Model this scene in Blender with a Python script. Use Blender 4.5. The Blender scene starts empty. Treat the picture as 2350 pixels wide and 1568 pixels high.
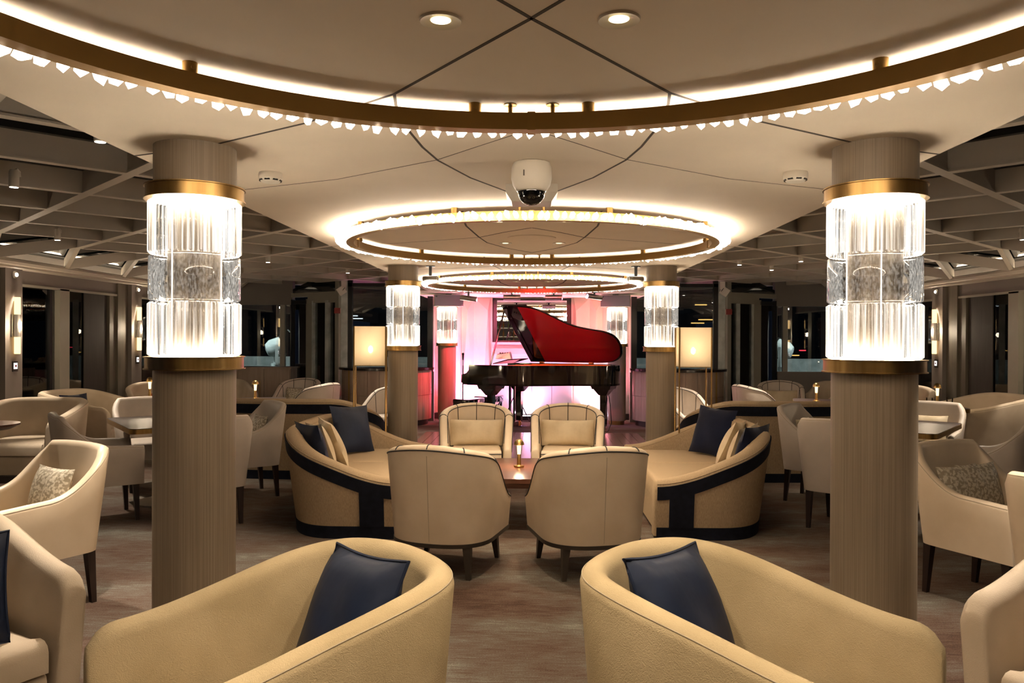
import bpy, bmesh, math, random
from mathutils import Vector, Matrix
PI = math.pi
sc = bpy.context.scene
C = sc.collection

# ------------------------------------------------------------------ camera
FPX = 1803.09; YAW = 0.0255; PITCH = -0.0032; ROLL = 0.0040
def cam_ray(u, v):
    u -= 1175.0; v -= 784.0
    a = u*math.cos(ROLL)+v*math.sin(ROLL); b = -u*math.sin(ROLL)+v*math.cos(ROLL)
    x, y, z = a/FPX, 1.0, -b/FPX
    y, z = y*math.cos(PITCH)-z*math.sin(PITCH), y*math.sin(PITCH)+z*math.cos(PITCH)
    return Vector((x*math.cos(YAW)-y*math.sin(YAW), x*math.sin(YAW)+y*math.cos(YAW), z))
_o = cam_ray(1175, 784)
_r = (cam_ray(1176, 784)-_o).normalized(); _u = -(cam_ray(1175, 785)-_o).normalized(); _b = -_o.normalized()
cd = bpy.data.cameras.new('camera'); cd.sensor_width = 36; cd.lens = FPX/2350*36; cd.clip_start = 0.05; cd.clip_end = 200
cam = bpy.data.objects.new('camera', cd); C.objects.link(cam)
cam.matrix_world = Matrix(((_r.x, _u.x, _b.x, 0.005), (_r.y, _u.y, _b.y, 0), (_r.z, _u.z, _b.z, 1.5), (0, 0, 0, 1)))
sc.camera = cam
# ------------------------------------------------------------------ world, exposure
w = bpy.data.worlds.new('night'); sc.world = w; w.use_nodes = True
w.node_tree.nodes['Background'].inputs[0].default_value = (0.003, 0.004, 0.007, 1)
w.node_tree.nodes['Background'].inputs[1].default_value = 1.0
sc.view_settings.view_transform = 'Standard'; sc.view_settings.look = 'None'
sc.view_settings.gamma = 1.0; sc.view_settings.use_curve_mapping = False
sc.view_settings.exposure = 2.42
cy = sc.cycles
cy.use_denoising = True; cy.max_bounces = 5; cy.diffuse_bounces = 3; cy.glossy_bounces = 3
cy.transmission_bounces = 4; cy.transparent_max_bounces = 6
cy.caustics_reflective = False; cy.caustics_refractive = False
cy.sample_clamp_indirect = 4.0; cy.sample_clamp_direct = 0.0
cy.use_adaptive_sampling = True; cy.adaptive_threshold = 0.15; cy.adaptive_min_samples = 16
# overall light levels (one place to tune)
L_CRYSTAL = 4.8; L_COLGLASS = 0.08; L_LED = 20.0
L_DOWN = 12.5; L_SPOT = 50.0; L_TABLE = 0.8; L_FLOOR = 0.18; L_SCONCE = 2.6; L_STAGE = 66.0; L_COVE = 4.0
WARM = (1.0, 0.76, 0.50); WARM2 = (1.0, 0.80, 0.57); NEUT = (1.0, 0.88, 0.74)

# ------------------------------------------------------------------ materials
def lin(h):
    h = h.lstrip('#'); o = []
    for i in (0, 2, 4):
        c = int(h[i:i+2], 16)/255
        o.append(c/12.92 if c <= 0.04045 else ((c+0.055)/1.055)**2.4)
    return (*o, 1)
M = {}
def mat(name, col, rough=0.6, metal=0.0, col2=None, scale=8, stretch=(1, 1, 1), bump=0.0, bscale=None, bstretch=None,
        emit=None, estr=0.0, detail=4, coord='Object', spec=0.5, contrast=(0.35, 0.65), coat=0.0, sheen=0.0, distort=0.0, bdist=0.01, bdistort=0.0):
    m = bpy.data.materials.new(name); m.use_nodes = True; nt = m.node_tree; N = nt.nodes; L = nt.links
    b = N['Principled BSDF']
    b.inputs['Roughness'].default_value = rough; b.inputs['Metallic'].default_value = metal
    b.inputs['Specular IOR Level'].default_value = spec
    if coat: b.inputs['Coat Weight'].default_value = coat; b.inputs['Coat Roughness'].default_value = 0.05
    if sheen: b.inputs['Sheen Weight'].default_value = sheen; b.inputs['Sheen Roughness'].default_value = 0.4
    c1 = lin(col); b.inputs['Base Color'].default_value = c1
    tc = N.new('ShaderNodeTexCoord')
    def noise(s, st, dist=0.0, det=detail):
        mp = N.new('ShaderNodeMapping'); mp.inputs['Scale'].default_value = st; L.new(tc.outputs[coord], mp.inputs[0])
        n = N.new('ShaderNodeTexNoise'); n.inputs['Scale'].default_value = s; n.inputs['Detail'].default_value = det
        n.inputs['Distortion'].default_value = dist; L.new(mp.outputs[0], n.inputs[0]); return n
    c2 = lin(col2) if col2 else tuple(x*0.93 for x in c1[:3])+(1,)
    n = noise(scale, stretch, distort)
    r = N.new('ShaderNodeValToRGB'); r.color_ramp.elements[0].color = c1; r.color_ramp.elements[1].color = c2
    r.color_ramp.elements[0].position, r.color_ramp.elements[1].position = contrast
    L.new(n.outputs[0], r.inputs[0]); L.new(r.outputs[0], b.inputs['Base Color'])
    if bump:
        n2 = noise(bscale or scale, bstretch or stretch, bdistort)
        bp = N.new('ShaderNodeBump'); bp.inputs['Strength'].default_value = bump; bp.inputs['Distance'].default_value = bdist
        L.new(n2.outputs[0], bp.inputs['Height']); L.new(bp.outputs[0], b.inputs['Normal'])
    if emit:
        b.inputs['Emission Color'].default_value = (*emit, 1); b.inputs['Emission Strength'].default_value = estr
    M[name] = m; return m
def emis(name, col, s):
    m = bpy.data.materials.new(name); m.use_nodes = True; nt = m.node_tree; nt.nodes.clear()
    e = nt.nodes.new('ShaderNodeEmission'); e.inputs[0].default_value = (*col, 1); e.inputs[1].default_value = s
    o = nt.nodes.new('ShaderNodeOutputMaterial'); nt.links.new(e.outputs[0], o.inputs[0]); M[name] = m; return m
def thin_glass(name, tint=(1, 1, 1), refl=1.5, rough=0.0, emit=None, estr=0.0, streak=None):
    """clear sheet glass: straight transmission + Fresnel mirror reflection (+ glow of the lamp inside)"""
    m = bpy.data.materials.new(name); m.use_nodes = True; nt = m.node_tree; nt.nodes.clear(); N = nt.nodes; L = nt.links
    t = N.new('ShaderNodeBsdfTransparent'); t.inputs[0].default_value = (*tint, 1)
    g = N.new('ShaderNodeBsdfGlossy'); g.inputs['Roughness'].default_value = rough; g.inputs[0].default_value = (1, 1, 1, 1)
    f = N.new('ShaderNodeFresnel'); f.inputs[0].default_value = refl
    x = N.new('ShaderNodeMixShader'); L.new(f.outputs[0], x.inputs[0]); L.new(t.outputs[0], x.inputs[1]); L.new(g.outputs[0], x.inputs[2])
    o = N.new('ShaderNodeOutputMaterial'); last = x
    if emit:
        e = N.new('ShaderNodeEmission'); e.inputs[0].default_value = (*emit, 1)
        tc = N.new('ShaderNodeTexCoord'); mp = N.new('ShaderNodeMapping'); mp.inputs['Scale'].default_value = streak
        n = N.new('ShaderNodeTexNoise'); n.inputs['Scale'].default_value = 1; n.inputs['Detail'].default_value = 3
        L.new(tc.outputs['Object'], mp.inputs[0]); L.new(mp.outputs[0], n.inputs[0])
        oi = N.new('ShaderNodeObjectInfo'); cb = N.new('ShaderNodeCombineXYZ'); mu = N.new('ShaderNodeMath'); mu.operation = 'MULTIPLY'; mu.inputs[1].default_value = 60.0
        L.new(oi.outputs['Random'], mu.inputs[0]); L.new(mu.outputs[0], cb.inputs[0]); L.new(cb.outputs[0], mp.inputs['Location'])
        r = N.new('ShaderNodeMapRange'); r.inputs['From Min'].default_value = 0.42; r.inputs['From Max'].default_value = 0.70
        r.inputs['To Min'].default_value = 0.0; r.inputs['To Max'].default_value = 3.0*estr
        L.new(n.outputs[0], r.inputs[0]); L.new(r.outputs[0], e.inputs[1])
        a = N.new('ShaderNodeAddShader'); L.new(x.outputs[0], a.inputs[0]); L.new(e.outputs[0], a.inputs[1]); last = a
    L.new(last.outputs[0], o.inputs[0]); M[name] = m; return m

mat('ceiling_paint', '#e0d2be', 0.75, scale=2)
mat('joint_dark', '#42392f', 0.8)
mat('beam_paint', '#c2b7a8', 0.5, scale=3)
mat('skylight_glass', '#0b0e10', 0.06, scale=2, spec=0.6)
mat('skylight_frame', '#15140f', 0.4)
def carpet():
    m = mat('carpet', '#8d7a69', 0.95, spec=0.1)
    nt = m.node_tree; N = nt.nodes; L = nt.links; b = N['Principled BSDF']; tc = N.new('ShaderNodeTexCoord')
    def nz(st, s, d):
        mp = N.new('ShaderNodeMapping'); mp.inputs['Scale'].default_value = st; L.new(tc.outputs['Object'], mp.inputs[0])
        n = N.new('ShaderNodeTexNoise'); n.inputs['Scale'].default_value = s; n.inputs['Detail'].default_value = d; n.inputs['Roughness'].default_value = 0.7
        L.new(mp.outputs[0], n.inputs[0]); return n
    a = nz((0.8, 1.9, 1), 1.0, 5); s = nz((8.0, 75.0, 1), 1.0, 5); g = nz((130.0, 240.0, 1), 1.0, 3)
    def ma(i, k, add=None):
        q = N.new('ShaderNodeMath'); q.operation = 'MULTIPLY_ADD'; q.inputs[1].default_value = k; q.inputs[2].default_value = 0.0
        L.new(i, q.inputs[0])
        if add is not None: L.new(add, q.inputs[2])
        return q
    mx = ma(g.outputs[0], 0.32, ma(s.outputs[0], 0.26, ma(a.outputs[0], 0.42).outputs[0]).outputs[0])
    r = N.new('ShaderNodeValToRGB'); cr = r.color_ramp
    cr.elements[0].position = 0.38; cr.elements[0].color = lin('#3b2d25')
    cr.elements[1].position = 0.63; cr.elements[1].color = lin('#8a877d')
    for p, c in ((0.45, '#543f33'), (0.50, '#5e5045'), (0.55, '#676055')):
        e = cr.elements.new(p); e.color = lin(c)
    L.new(mx.outputs[0], r.inputs[0]); L.new(r.outputs[0], b.inputs['Base Color'])
    f = nz((60, 220, 60), 1, 2); bp = N.new('ShaderNodeBump'); bp.inputs['Strength'].default_value = 0.5; bp.inputs['Distance'].default_value = 0.004
    L.new(f.outputs[0], bp.inputs['Height']); L.new(bp.outputs[0], b.inputs['Normal'])
carpet()
mat('column_wood', '#8c7c67', 0.5, col2='#7d6d59', scale=1, stretch=(230, 230, 1.4), contrast=(0.40, 0.60), detail=5, distort=0.6)
mat('brass', '#98794a', 0.33, 1.0, col2='#a98a56', scale=1, stretch=(50, 50, 2))
mat('brass_dark', '#a8854c', 0.45, 0.6, scale=3)
mat('steel', '#b9b4ab', 0.35, 1.0, scale=3)
mat('core_metal', '#857b70', 0.6, 0.4, col2='#4a423a', scale=1, stretch=(14, 14, 0.6))
def swirl(name, c1, c2, strength): return mat(name, c1, 0.85, col2=c2, scale=4, bump=strength, bscale=85, bstretch=(1, 1, 1), bdist=0.003, bdistort=3.0, spec=0.2, detail=2)
swirl('suede', '#b6a482', '#a79573', 0.6)
swirl('suede_pale', '#bcab95', '#af9e87', 0.3)
mat('linen', '#b0997a', 0.9, col2='#988267', scale=1, stretch=(280, 280, 30), bump=0.5, bscale=1, bstretch=(300, 300, 300), bdist=0.002, spec=0.15)
mat('navy_fabric', '#161823', 0.85, col2='#10121b', scale=20, spec=0.2)
mat('navy_satin', '#18233a', 0.55, col2='#131c30', scale=6, bump=0.25, bscale=5, bdist=0.02, spec=0.3)
mat('navy_velvet', '#10172f', 0.8, col2='#0b1126', scale=6, spec=0.2, sheen=0.15, bump=0.2, bscale=6, bdist=0.02)
mat('cream_pillow', '#c9b797', 0.55, col2='#b8a585', scale=7, bump=0.4, bscale=9, bstretch=(1, 1, 0.4), bdist=0.02)
mat('orange_pillow', '#a85a2c', 0.6, col2='#984e24', scale=6)
mat('brocade', '#94866f', 0.45, col2='#c9bda6', scale=55, contrast=(0.46, 0.56), bump=0.3, bscale=55, bdist=0.004)
mat('leather_cream', '#d2bea2', 0.4, col2='#c9b497', scale=5, bump=0.12, bscale=90, bdist=0.002)
mat('leather_grey', '#b9ab9b', 0.5, col2='#b0a292', scale=5, bump=0.08, bscale=60, bdist=0.002)
mat('piping_dark', '#221d19', 0.5)
mat('stitch', '#a8997f', 0.7)
mat('bronze_leg', '#3a332b', 0.42, 0.3)
mat('leg_wood', '#2a1b14', 0.4, col2='#1f130e', scale=1, stretch=(60, 60, 5))
mat('walnut', '#5b3626', 0.28, col2='#42251a', scale=1, stretch=(3, 55, 55), contrast=(0.35, 0.65), detail=6)
mat('table_dark', '#33231c', 0.36, col2='#291b15', scale=1, stretch=(3, 40, 40))
mat('white_plastic', '#ded5c6', 0.4, scale=4)
mat('black_plastic', '#0d0d0f', 0.25, scale=4)
mat('smoked_dome', '#0a0a0a', 0.04, scale=4, spec=0.8)
mat('piano_black', '#050506', 0.07, scale=2, spec=0.6, coat=0.5)
mat('lid_red_reflection', '#7a1620', 0.08, scale=3, coat=0.6)  # red stage light mirrored in the black lid, put into the colour
mat('piano_gold', '#b58a3a', 0.4, 0.7, scale=5)
mat('soundboard', '#a87a48', 0.45, col2='#94683a', scale=1, stretch=(60, 3, 3))
mat('string_metal', '#c0b090', 0.35, 0.9, scale=40)
mat('stage_panel', '#d8c4b4', 0.6, scale=3)
mat('white_lacquer', '#d8d0ca', 0.35, scale=3)
mat('mirror', '#e6e6e6', 0.015, 1.0, scale=3)
mat('dark_frame', '#2e2620', 0.4, scale=4)
mat('panel_wood', '#a08a78', 0.5, col2='#8d7766', scale=1, stretch=(14, 14, 1.4))
mat('olive_panel', '#655d50', 0.6, col2='#575044', scale=1, stretch=(40, 40, 1))
mat('wall_taupe', '#7b726b', 0.6, scale=3)
mat('blind', '#3b342e', 0.8, col2='#332d28', scale=1, stretch=(70, 70, 2))
mat('alu_frame', '#9a9486', 0.5, 0.0, scale=4)
mat('dark_alu', '#191817', 0.4, 0.2, scale=4)
mat('counter_top', '#1d1613', 0.18, scale=4)
mat('plinth', '#2c211b', 0.5, scale=4)
mat('hull_white', '#c9ccc6', 0.5, col2='#a6aaa5', scale=5)
mat('deck_grey', '#4c5350', 0.7, col2='#434946', scale=4)
mat('floor_wood', '#6c5448', 0.22, col2='#5c463c', scale=1, stretch=(45, 4, 4), detail=6)
mat('gold_bowl', '#c79a55', 0.3, 1.0, scale=4)
mat('red_plastic', '#8a1a16', 0.4, scale=4)
mat('bottle_glass', '#5a6b3a', 0.1, scale=4, spec=0.7)
mat('bottle_amber', '#8a5a20', 0.1, scale=4, spec=0.7)
def perf():
    m = mat('speaker_grille', '#b8a8b8', 0.5); nt = m.node_tree; N = nt.nodes; L = nt.links; b = N['Principled BSDF']
    tc = N.new('ShaderNodeTexCoord'); v = N.new('ShaderNodeTexVoronoi'); v.inputs['Scale'].default_value = 75; v.inputs['Randomness'].default_value = 0.0
    r = N.new('ShaderNodeValToRGB'); r.color_ramp.elements[0].position = 0.38; r.color_ramp.elements[0].color = lin('#3a3342')
    r.color_ramp.elements[1].position = 0.48; r.color_ramp.elements[1].color = lin('#a79aad')
    L.new(tc.outputs['Object'], v.inputs[0]); L.new(v.outputs['Distance'], r.inputs[0]); L.new(r.outputs[0], b.inputs['Base Color'])
perf()
def crystal_mat():
    m = bpy.data.materials.new('crystal'); m.use_nodes = True; nt = m.node_tree; nt.nodes.clear(); N = nt.nodes; L = nt.links
    g = N.new('ShaderNodeBsdfGlossy'); g.inputs['Roughness'].default_value = 0.05
    e = N.new('ShaderNodeEmission'); e.inputs[0].default_value = (1.0, 0.84, 0.66, 1)
    tc = N.new('ShaderNodeTexCoord'); n = N.new('ShaderNodeTexVoronoi'); n.inputs['Scale'].default_value = 70; L.new(tc.outputs['Object'], n.inputs[0])
    r = N.new('ShaderNodeMapRange'); r.inputs['From Min'].default_value = 0.0; r.inputs['From Max'].default_value = 0.8
    r.inputs['To Min'].default_value = L_CRYSTAL*0.25; r.inputs['To Max'].default_value = L_CRYSTAL*1.6
    L.new(n.outputs['Distance'], r.inputs[0]); L.new(r.outputs[0], e.inputs[1])
    f = N.new('ShaderNodeFresnel'); f.inputs[0].default_value = 1.5
    x = N.new('ShaderNodeMixShader'); L.new(f.outputs[0], x.inputs[0]); L.new(e.outputs[0], x.inputs[1]); L.new(g.outputs[0], x.inputs[2])
    o = N.new('ShaderNodeOutputMaterial'); L.new(x.outputs[0], o.inputs[0]); M['crystal'] = m
crystal_mat()
thin_glass('window_glass', (0.80, 0.84, 0.84), 2.1)
thin_glass('clear_glass', (0.96, 0.96, 0.96), 1.5)
thin_glass('rod_glass', (0.90, 0.90, 0.88), 1.6, 0.06, (1.0, 0.94, 0.86), L_COLGLASS, (70, 70, 1.5))
thin_glass('plate_glass', (0.84, 0.83, 0.80), 1.5, 0.02, (1.0, 0.94, 0.86), L_COLGLASS*0.2, (150, 150, 60))
def shade_mat():
    m = bpy.data.materials.new('lamp_shade'); m.use_nodes = True; nt = m.node_tree; nt.nodes.clear(); N = nt.nodes; L = nt.links
    t = N.new('ShaderNodeBsdfTranslucent'); t.inputs[0].default_value = lin('#f0dcbc')
    d = N.new('ShaderNodeBsdfDiffuse'); d.inputs[0].default_value = lin('#cdbb9f')
    p = N.new('ShaderNodeBsdfTransparent')
    x = N.new('ShaderNodeMixShader'); x.inputs[0].default_value = 0.45; L.new(t.outputs[0], x.inputs[1]); L.new(d.outputs[0], x.inputs[2])
    y = N.new('ShaderNodeMixShader'); y.inputs[0].default_value = 0.05; L.new(x.outputs[0], y.inputs[1]); L.new(p.outputs[0], y.inputs[2])
    o = N.new('ShaderNodeOutputMaterial'); L.new(y.outputs[0], o.inputs[0]); M['lamp_shade'] = m
shade_mat()
emis('led', (1.0, 0.85, 0.66), L_LED); emis('led_strip', NEUT, 1.2); emis('downlight_glow', (1.0, 0.82, 0.42), 1.2); emis('spot_glow', (1.0, 0.92, 0.78), 8.0); emis('cove', (1.0, 0.84, 0.62), L_COVE)
emis('sconce_glow', (1.0, 0.62, 0.25), 0.55); emis('lamp_stem_glow', (1.0, 0.72, 0.34), 0.5); emis('bulb', (1.0, 0.85, 0.6), 8.0)
emis('stage_red', (1.0, 0.04, 0.06), 14.0); emis('stage_white', (0.85, 0.85, 1.0), 25.0)
emis('city_amber', (1.0, 0.55, 0.15), 0.4); emis('city_white', (0.9, 0.95, 1.0), 0.3); emis('city_red', (1.0, 0.05, 0.08), 0.5)
emis('shelf_glow', (1.0, 0.85, 0.55), 0.15); emis('switch_glow', (1.0, 0.9, 0.85), 0.35)

# ------------------------------------------------------------------ mesh helpers
class MB:
    def __init__(s): s.v = []; s.f = []
    def add(s, vs, fs):
        o = len(s.v); s.v += [tuple(p) for p in vs]; s.f += [tuple(i+o for i in q) for q in fs]; return s
    def box(s, x0, x1, y0, y1, z0, z1):
        return s.add([(x0,y0,z0),(x1,y0,z0),(x1,y1,z0),(x0,y1,z0),(x0,y0,z1),(x1,y0,z1),(x1,y1,z1),(x0,y1,z1)],
                     [(3,2,1,0),(4,5,6,7),(0,1,5,4),(1,2,6,5),(2,3,7,6),(3,0,4,7)])
    def lathe(s, prof, n=24, c=(0, 0, 0), cap=True, a0=0, a1=2*PI):
        full = abs(a1-a0-2*PI) < 1e-6; k = n if full else n+1; o = len(s.v)
        for r, z in prof:
            for i in range(k):
                a = a0+(a1-a0)*i/n; s.v.append((c[0]+r*math.cos(a), c[1]+r*math.sin(a), c[2]+z))
        for j in range(len(prof)-1):
            for i in range(n):
                b = (i+1) % k; s.f.append((o+j*k+i, o+j*k+b, o+(j+1)*k+b, o+(j+1)*k+i))
        if cap and full:
            if prof[0][0] > 1e-4: s.f.append(tuple(o+i for i in reversed(range(k))))
            if prof[-1][0] > 1e-4: s.f.append(tuple(o+(len(prof)-1)*k+i for i in range(k)))
        return s
    def tube(s, pts, r, n=6, closed=False):
        P = [Vector(p) for p in pts]; m = len(P); o = len(s.v); rr = r if isinstance(r, (list, tuple)) else [r]*m
        for i, p in enumerate(P):
            if closed: t = P[(i+1) % m]-P[i-1]
            else: t = P[min(i+1, m-1)]-P[max(i-1, 0)]
            t = t.normalized() if t.length > 1e-9 else Vector((0, 0, 1)); up = Vector((0, 0, 1)) if abs(t.z) < 0.9 else Vector((1, 0, 0))
            a = t.cross(up).normalized(); b = t.cross(a)
            for k in range(n):
                q = p+(a*math.cos(2*PI*k/n)+b*math.sin(2*PI*k/n))*rr[i]; s.v.append(tuple(q))
        for i in range(m if closed else m-1):
            j = (i+1) % m
            for k in range(n): s.f.append((o+i*n+k, o+i*n+(k+1) % n, o+j*n+(k+1) % n, o+j*n+k))
        if not closed: s.f.append(tuple(o+k for k in reversed(range(n)))); s.f.append(tuple(o+(m-1)*n+k for k in range(n)))
        return s
    def prism(s, poly, z0, z1, top_in=0.0, round_=0.0):
        """polygon extruded; optional rounded upper edge"""
        n = len(poly); o = len(s.v); cx = sum(p[0] for p in poly)/n; cyy = sum(p[1] for p in poly)/n
        rings = [(0, z0)]
        if round_ > 0:
            for k in range(4):
                a = PI/2*k/3; rings.append((round_*(1-math.cos(a)), z1-round_+round_*math.sin(a)))
        else: rings.append((top_in, z1))
        nr = []
        for i in range(n):
            a = Vector(poly[i-1]); b = Vector(poly[i]); c_ = Vector(poly[(i+1) % n]); d = (c_-a); nr.append(Vector((-d.y, d.x)).normalized() if d.length > 1e-9 else Vector((0, 0)))
        area = sum(poly[i-1][0]*poly[i][1]-poly[i][0]*poly[i-1][1] for i in range(n)); sg = 1 if area > 0 else -1
        for ins, z in rings:
            for i in range(n): s.v.append((poly[i][0]+nr[i].x*ins*sg, poly[i][1]+nr[i].y*ins*sg, z))
        for j in range(len(rings)-1):
            for i in range(n):
                k = (i+1) % n; q = (o+j*n+i, o+j*n+k, o+(j+1)*n+k, o+(j+1)*n+i); s.f.append(q if sg > 0 else q[::-1])
        bt = tuple(o+i for i in range(n)); tp = tuple(o+(len(rings)-1)*n+i for i in range(n))
        s.f += [bt[::-1], tp] if sg > 0 else [bt, tp[::-1]]
        return s
    def beam(s, a, b, wd, h):
        """bar from a to b (bottom centre line), width wd, height h upward"""
        a = Vector(a); b = Vector(b); t = (b-a).normalized(); n = Vector((-t.y, t.x, 0)).normalized()*wd/2; u = Vector((0, 0, h))
        return s.add([a-n, b-n, b+n, a+n, a-n+u, b-n+u, b+n+u, a+n+u], [(3,2,1,0),(4,5,6,7),(0,1,5,4),(1,2,6,5),(2,3,7,6),(3,0,4,7)])
    def taper(s, x, y, z0, z1, w0, w1, dx=0, dy=0):
        a, b = w0/2, w1/2
        return s.add([(x+dx-a,y+dy-a,z0),(x+dx+a,y+dy-a,z0),(x+dx+a,y+dy+a,z0),(x+dx-a,y+dy+a,z0),(x-b,y-b,z1),(x+b,y-b,z1),(x+b,y+b,z1),(x-b,y+b,z1)],
                     [(3,2,1,0),(4,5,6,7),(0,1,5,4),(1,2,6,5),(2,3,7,6),(3,0,4,7)])
    def xf(s, mtx):
        s.v = [tuple(mtx @ Vector(p)) for p in s.v]; return s
    def mesh(s, name, smooth=True, ang=38, fix=True):
        me = bpy.data.meshes.new(name); me.from_pydata(s.v, [], s.f)
        bm = bmesh.new(); bm.from_mesh(me)
        if fix: bmesh.ops.recalc_face_normals(bm, faces=bm.faces)
        for f in bm.faces: f.smooth = smooth
        if smooth:
            la = math.radians(ang)
            for e in bm.edges:
                if len(e.link_faces) == 2: e.smooth = e.calc_face_angle(0) < la
        bm.to_mesh(me); bm.free(); return me
def obj(name, mb, m, parent=None, smooth=True, loc=(0, 0, 0), rot=(0, 0, 0), ang=38):
    me = mb if isinstance(mb, bpy.types.Mesh) else mb.mesh(name, smooth, ang)
    if not me.materials: me.materials.append(M[m])
    o = bpy.data.objects.new(name, me); C.objects.link(o); o.location = loc; o.rotation_euler = rot
    if parent: o.parent = parent
    return o
def tag(o, label=None, cat=None, group=None, kind=None):
    if label: o['label'] = label
    if cat: o['category'] = cat
    if group: o['group'] = group
    if kind: o['kind'] = kind
    return o
def thing(name, label, cat, loc=(0, 0, 0), rotz=0, group=None):
    o = bpy.data.objects.new(name, None); C.objects.link(o); o.location = loc; o.rotation_euler = (0, 0, rotz); o.empty_display_size = 0.1
    return tag(o, label, cat, group)
def structure(name, loc=(0, 0, 0), rotz=0, label=None):
    o = bpy.data.objects.new(name, None); C.objects.link(o); o.location = loc; o.rotation_euler = (0, 0, rotz); return tag(o, label, kind='structure')
def copy_tree(o, loc=None, rotz=None, label=None, group=None, parent=None):
    c = o.copy(); C.objects.link(c)
    if parent: c.parent = parent
    for ch in list(o.children): copy_tree(ch, parent=c)
    if loc is not None: c.location = loc
    if rotz is not None: c.rotation_euler = (0, 0, rotz)
    if label: c['label'] = label
    if group: c['group'] = group
    return c
def face(dx, dy): return math.atan2(-dx, dy)       # rotation that turns local +Y to (dx, dy)
def light(kind, name, parent, loc, power, col, rot=(0, 0, 0), size=0.03, angle=None, blend=0.5):
    d = bpy.data.lights.new(name, kind); d.energy = power; d.color = col
    if kind in ('POINT', 'SPOT'): d.shadow_soft_size = size
    if kind == 'SPOT': d.spot_size = angle; d.spot_blend = blend
    o = bpy.data.objects.new(name, d); C.objects.link(o); o.location = loc; o.rotation_euler = rot
    if parent: o.parent = parent
    return o
def aim(dv):
    return Vector(dv).to_track_quat('-Z', 'Y').to_euler()

# ------------------------------------------------------------------ upholstered shells
def u_path(W, yf, y0, Db, n=2.5, N=48):
    """U in plan: right arm front (W/2, yf) -> straight to y0 -> superelliptic back of depth Db -> left arm front"""
    pts = []
    for k in range(9): pts.append((W/2, yf+(y0-yf)*k/8))
    for k in range(1, 120):
        a = PI*k/120; c, s_ = math.cos(a), math.sin(a)
        pts.append((W/2*math.copysign(abs(c)**(2/n), c), y0-Db*abs(s_)**(2/n)))
    for k in range(9): pts.append((-W/2, y0+(yf-y0)*k/8))
    d = [0]
    for i in range(1, len(pts)): d.append(d[-1]+math.dist(pts[i], pts[i-1]))
    out = []; T = d[-1]; j = 0
    for i in range(N+1):
        t = T*i/N
        while j < len(d)-2 and d[j+1] < t: j += 1
        q = (t-d[j])/max(1e-9, d[j+1]-d[j]); out.append(Vector((pts[j][0]+(pts[j+1][0]-pts[j][0])*q, pts[j][1]+(pts[j+1][1]-pts[j][1])*q)))
    nr = []
    for i in range(N+1):
        t = out[min(i+1, N)]-out[max(i-1, 0)]; nr.append(Vector((t.y, -t.x)).normalized()*-1)
    # outward check
    if nr[N//2].y > 0: nr = [-q for q in nr]
    S = [abs(2*i/N-1) for i in range(N+1)]
    return out, nr, S, T
def offs(z, zb, zt, flare): return flare*max(0, (z-zb))/(zt-zb)
def shell(path, hf, zb, th, flare, hmax, th_b=None, endround=0.02):
    out, nr, S, T = path; mb = MB(); N = len(out)-1; rows = []
    th_b = th_b or th
    for i in range(N+1):
        h = hf(S[i]); p, n = out[i], nr[i]; r = th/2; prof = []
        for k in range(4):
            z = zb+(h-r-zb)*k/3; prof.append((offs(z, zb, hmax, flare), z))
        fo = offs(h-r, zb, hmax, flare)
        for k in range(1, 7):
            a = PI*k/7; prof.append((fo-r+r*math.cos(a), h-r+r*math.sin(a)))
        for k in range(4):
            z = h-r-(h-r-zb)*k/3; prof.append((offs(z, zb, hmax, flare)-th-(th_b-th)*k/3, z))
        rows.append([(p.x+n.x*o_, p.y+n.y*o_, z) for o_, z in prof])
    # soften the arm ends
    def endrow(row, d, sh):
        c = Vector((sum(q[0] for q in row)/len(row), sum(q[1] for q in row)/len(row), sum(q[2] for q in row)/len(row)))
        return [tuple(Vector((c.x+(q[0]-c.x)*sh, c.y+(q[1]-c.y)*sh, zb+(q[2]-zb)*(1-(1-sh)*0.22)))+d) for q in row]
    t0 = (out[0]-out[1]).normalized(); t1 = (out[N]-out[N-1]).normalized()
    e0 = Vector((t0.x, t0.y, 0))*endround; e1 = Vector((t1.x, t1.y, 0))*endround
    rows = [endrow(rows[0], e0, 0.70), endrow(rows[0], e0*0.7, 0.93)]+rows+[endrow(rows[N], e1*0.7, 0.93), endrow(rows[N], e1, 0.70)]
    m = len(rows[0])
    for r_ in rows: mb.v += r_
    for i in range(len(rows)-1):
        for k in range(m): mb.f.append((i*m+k, i*m+(k+1) % m, (i+1)*m+(k+1) % m, (i+1)*m+k))
    mb.f.append(tuple(range(m))); mb.f.append(tuple(reversed(range((len(rows)-1)*m, len(rows)*m))))
    return mb
def strip(path, zlo, zhi, zb, flare, hmax, off=0.006, i0=0, i1=None, th=0.012, nz=4):
    """a band laid on the outside of a shell between zlo(s) and zhi(s)"""
    out, nr, S, T = path; N = len(out)-1; i1 = N if i1 is None else i1; mb = MB(); rows = []
    for i in range(i0, i1+1):
        lo, hi = zlo(S[i]), zhi(S[i]); p, n = out[i], nr[i]; row = []
        for k in range(nz+1):
            z = lo+(hi-lo)*k/nz; o_ = offs(z, zb, hmax, flare)+off; row.append((p.x+n.x*o_, p.y+n.y*o_, z))
        for k in range(nz, -1, -1):
            z = lo+(hi-lo)*k/nz; o_ = offs(z, zb, hmax, flare)+off-th; row.append((p.x+n.x*o_, p.y+n.y*o_, z))
        rows.append(row)
    m = len(rows[0])
    for r_ in rows: mb.v += r_
    for i in range(len(rows)-1):
        for k in range(m): mb.f.append((i*m+k, i*m+(k+1) % m, (i+1)*m+(k+1) % m, (i+1)*m+k))
    mb.f.append(tuple(range(m))); mb.f.append(tuple(reversed(range((len(rows)-1)*m, len(rows)*m))))
    return mb
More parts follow.
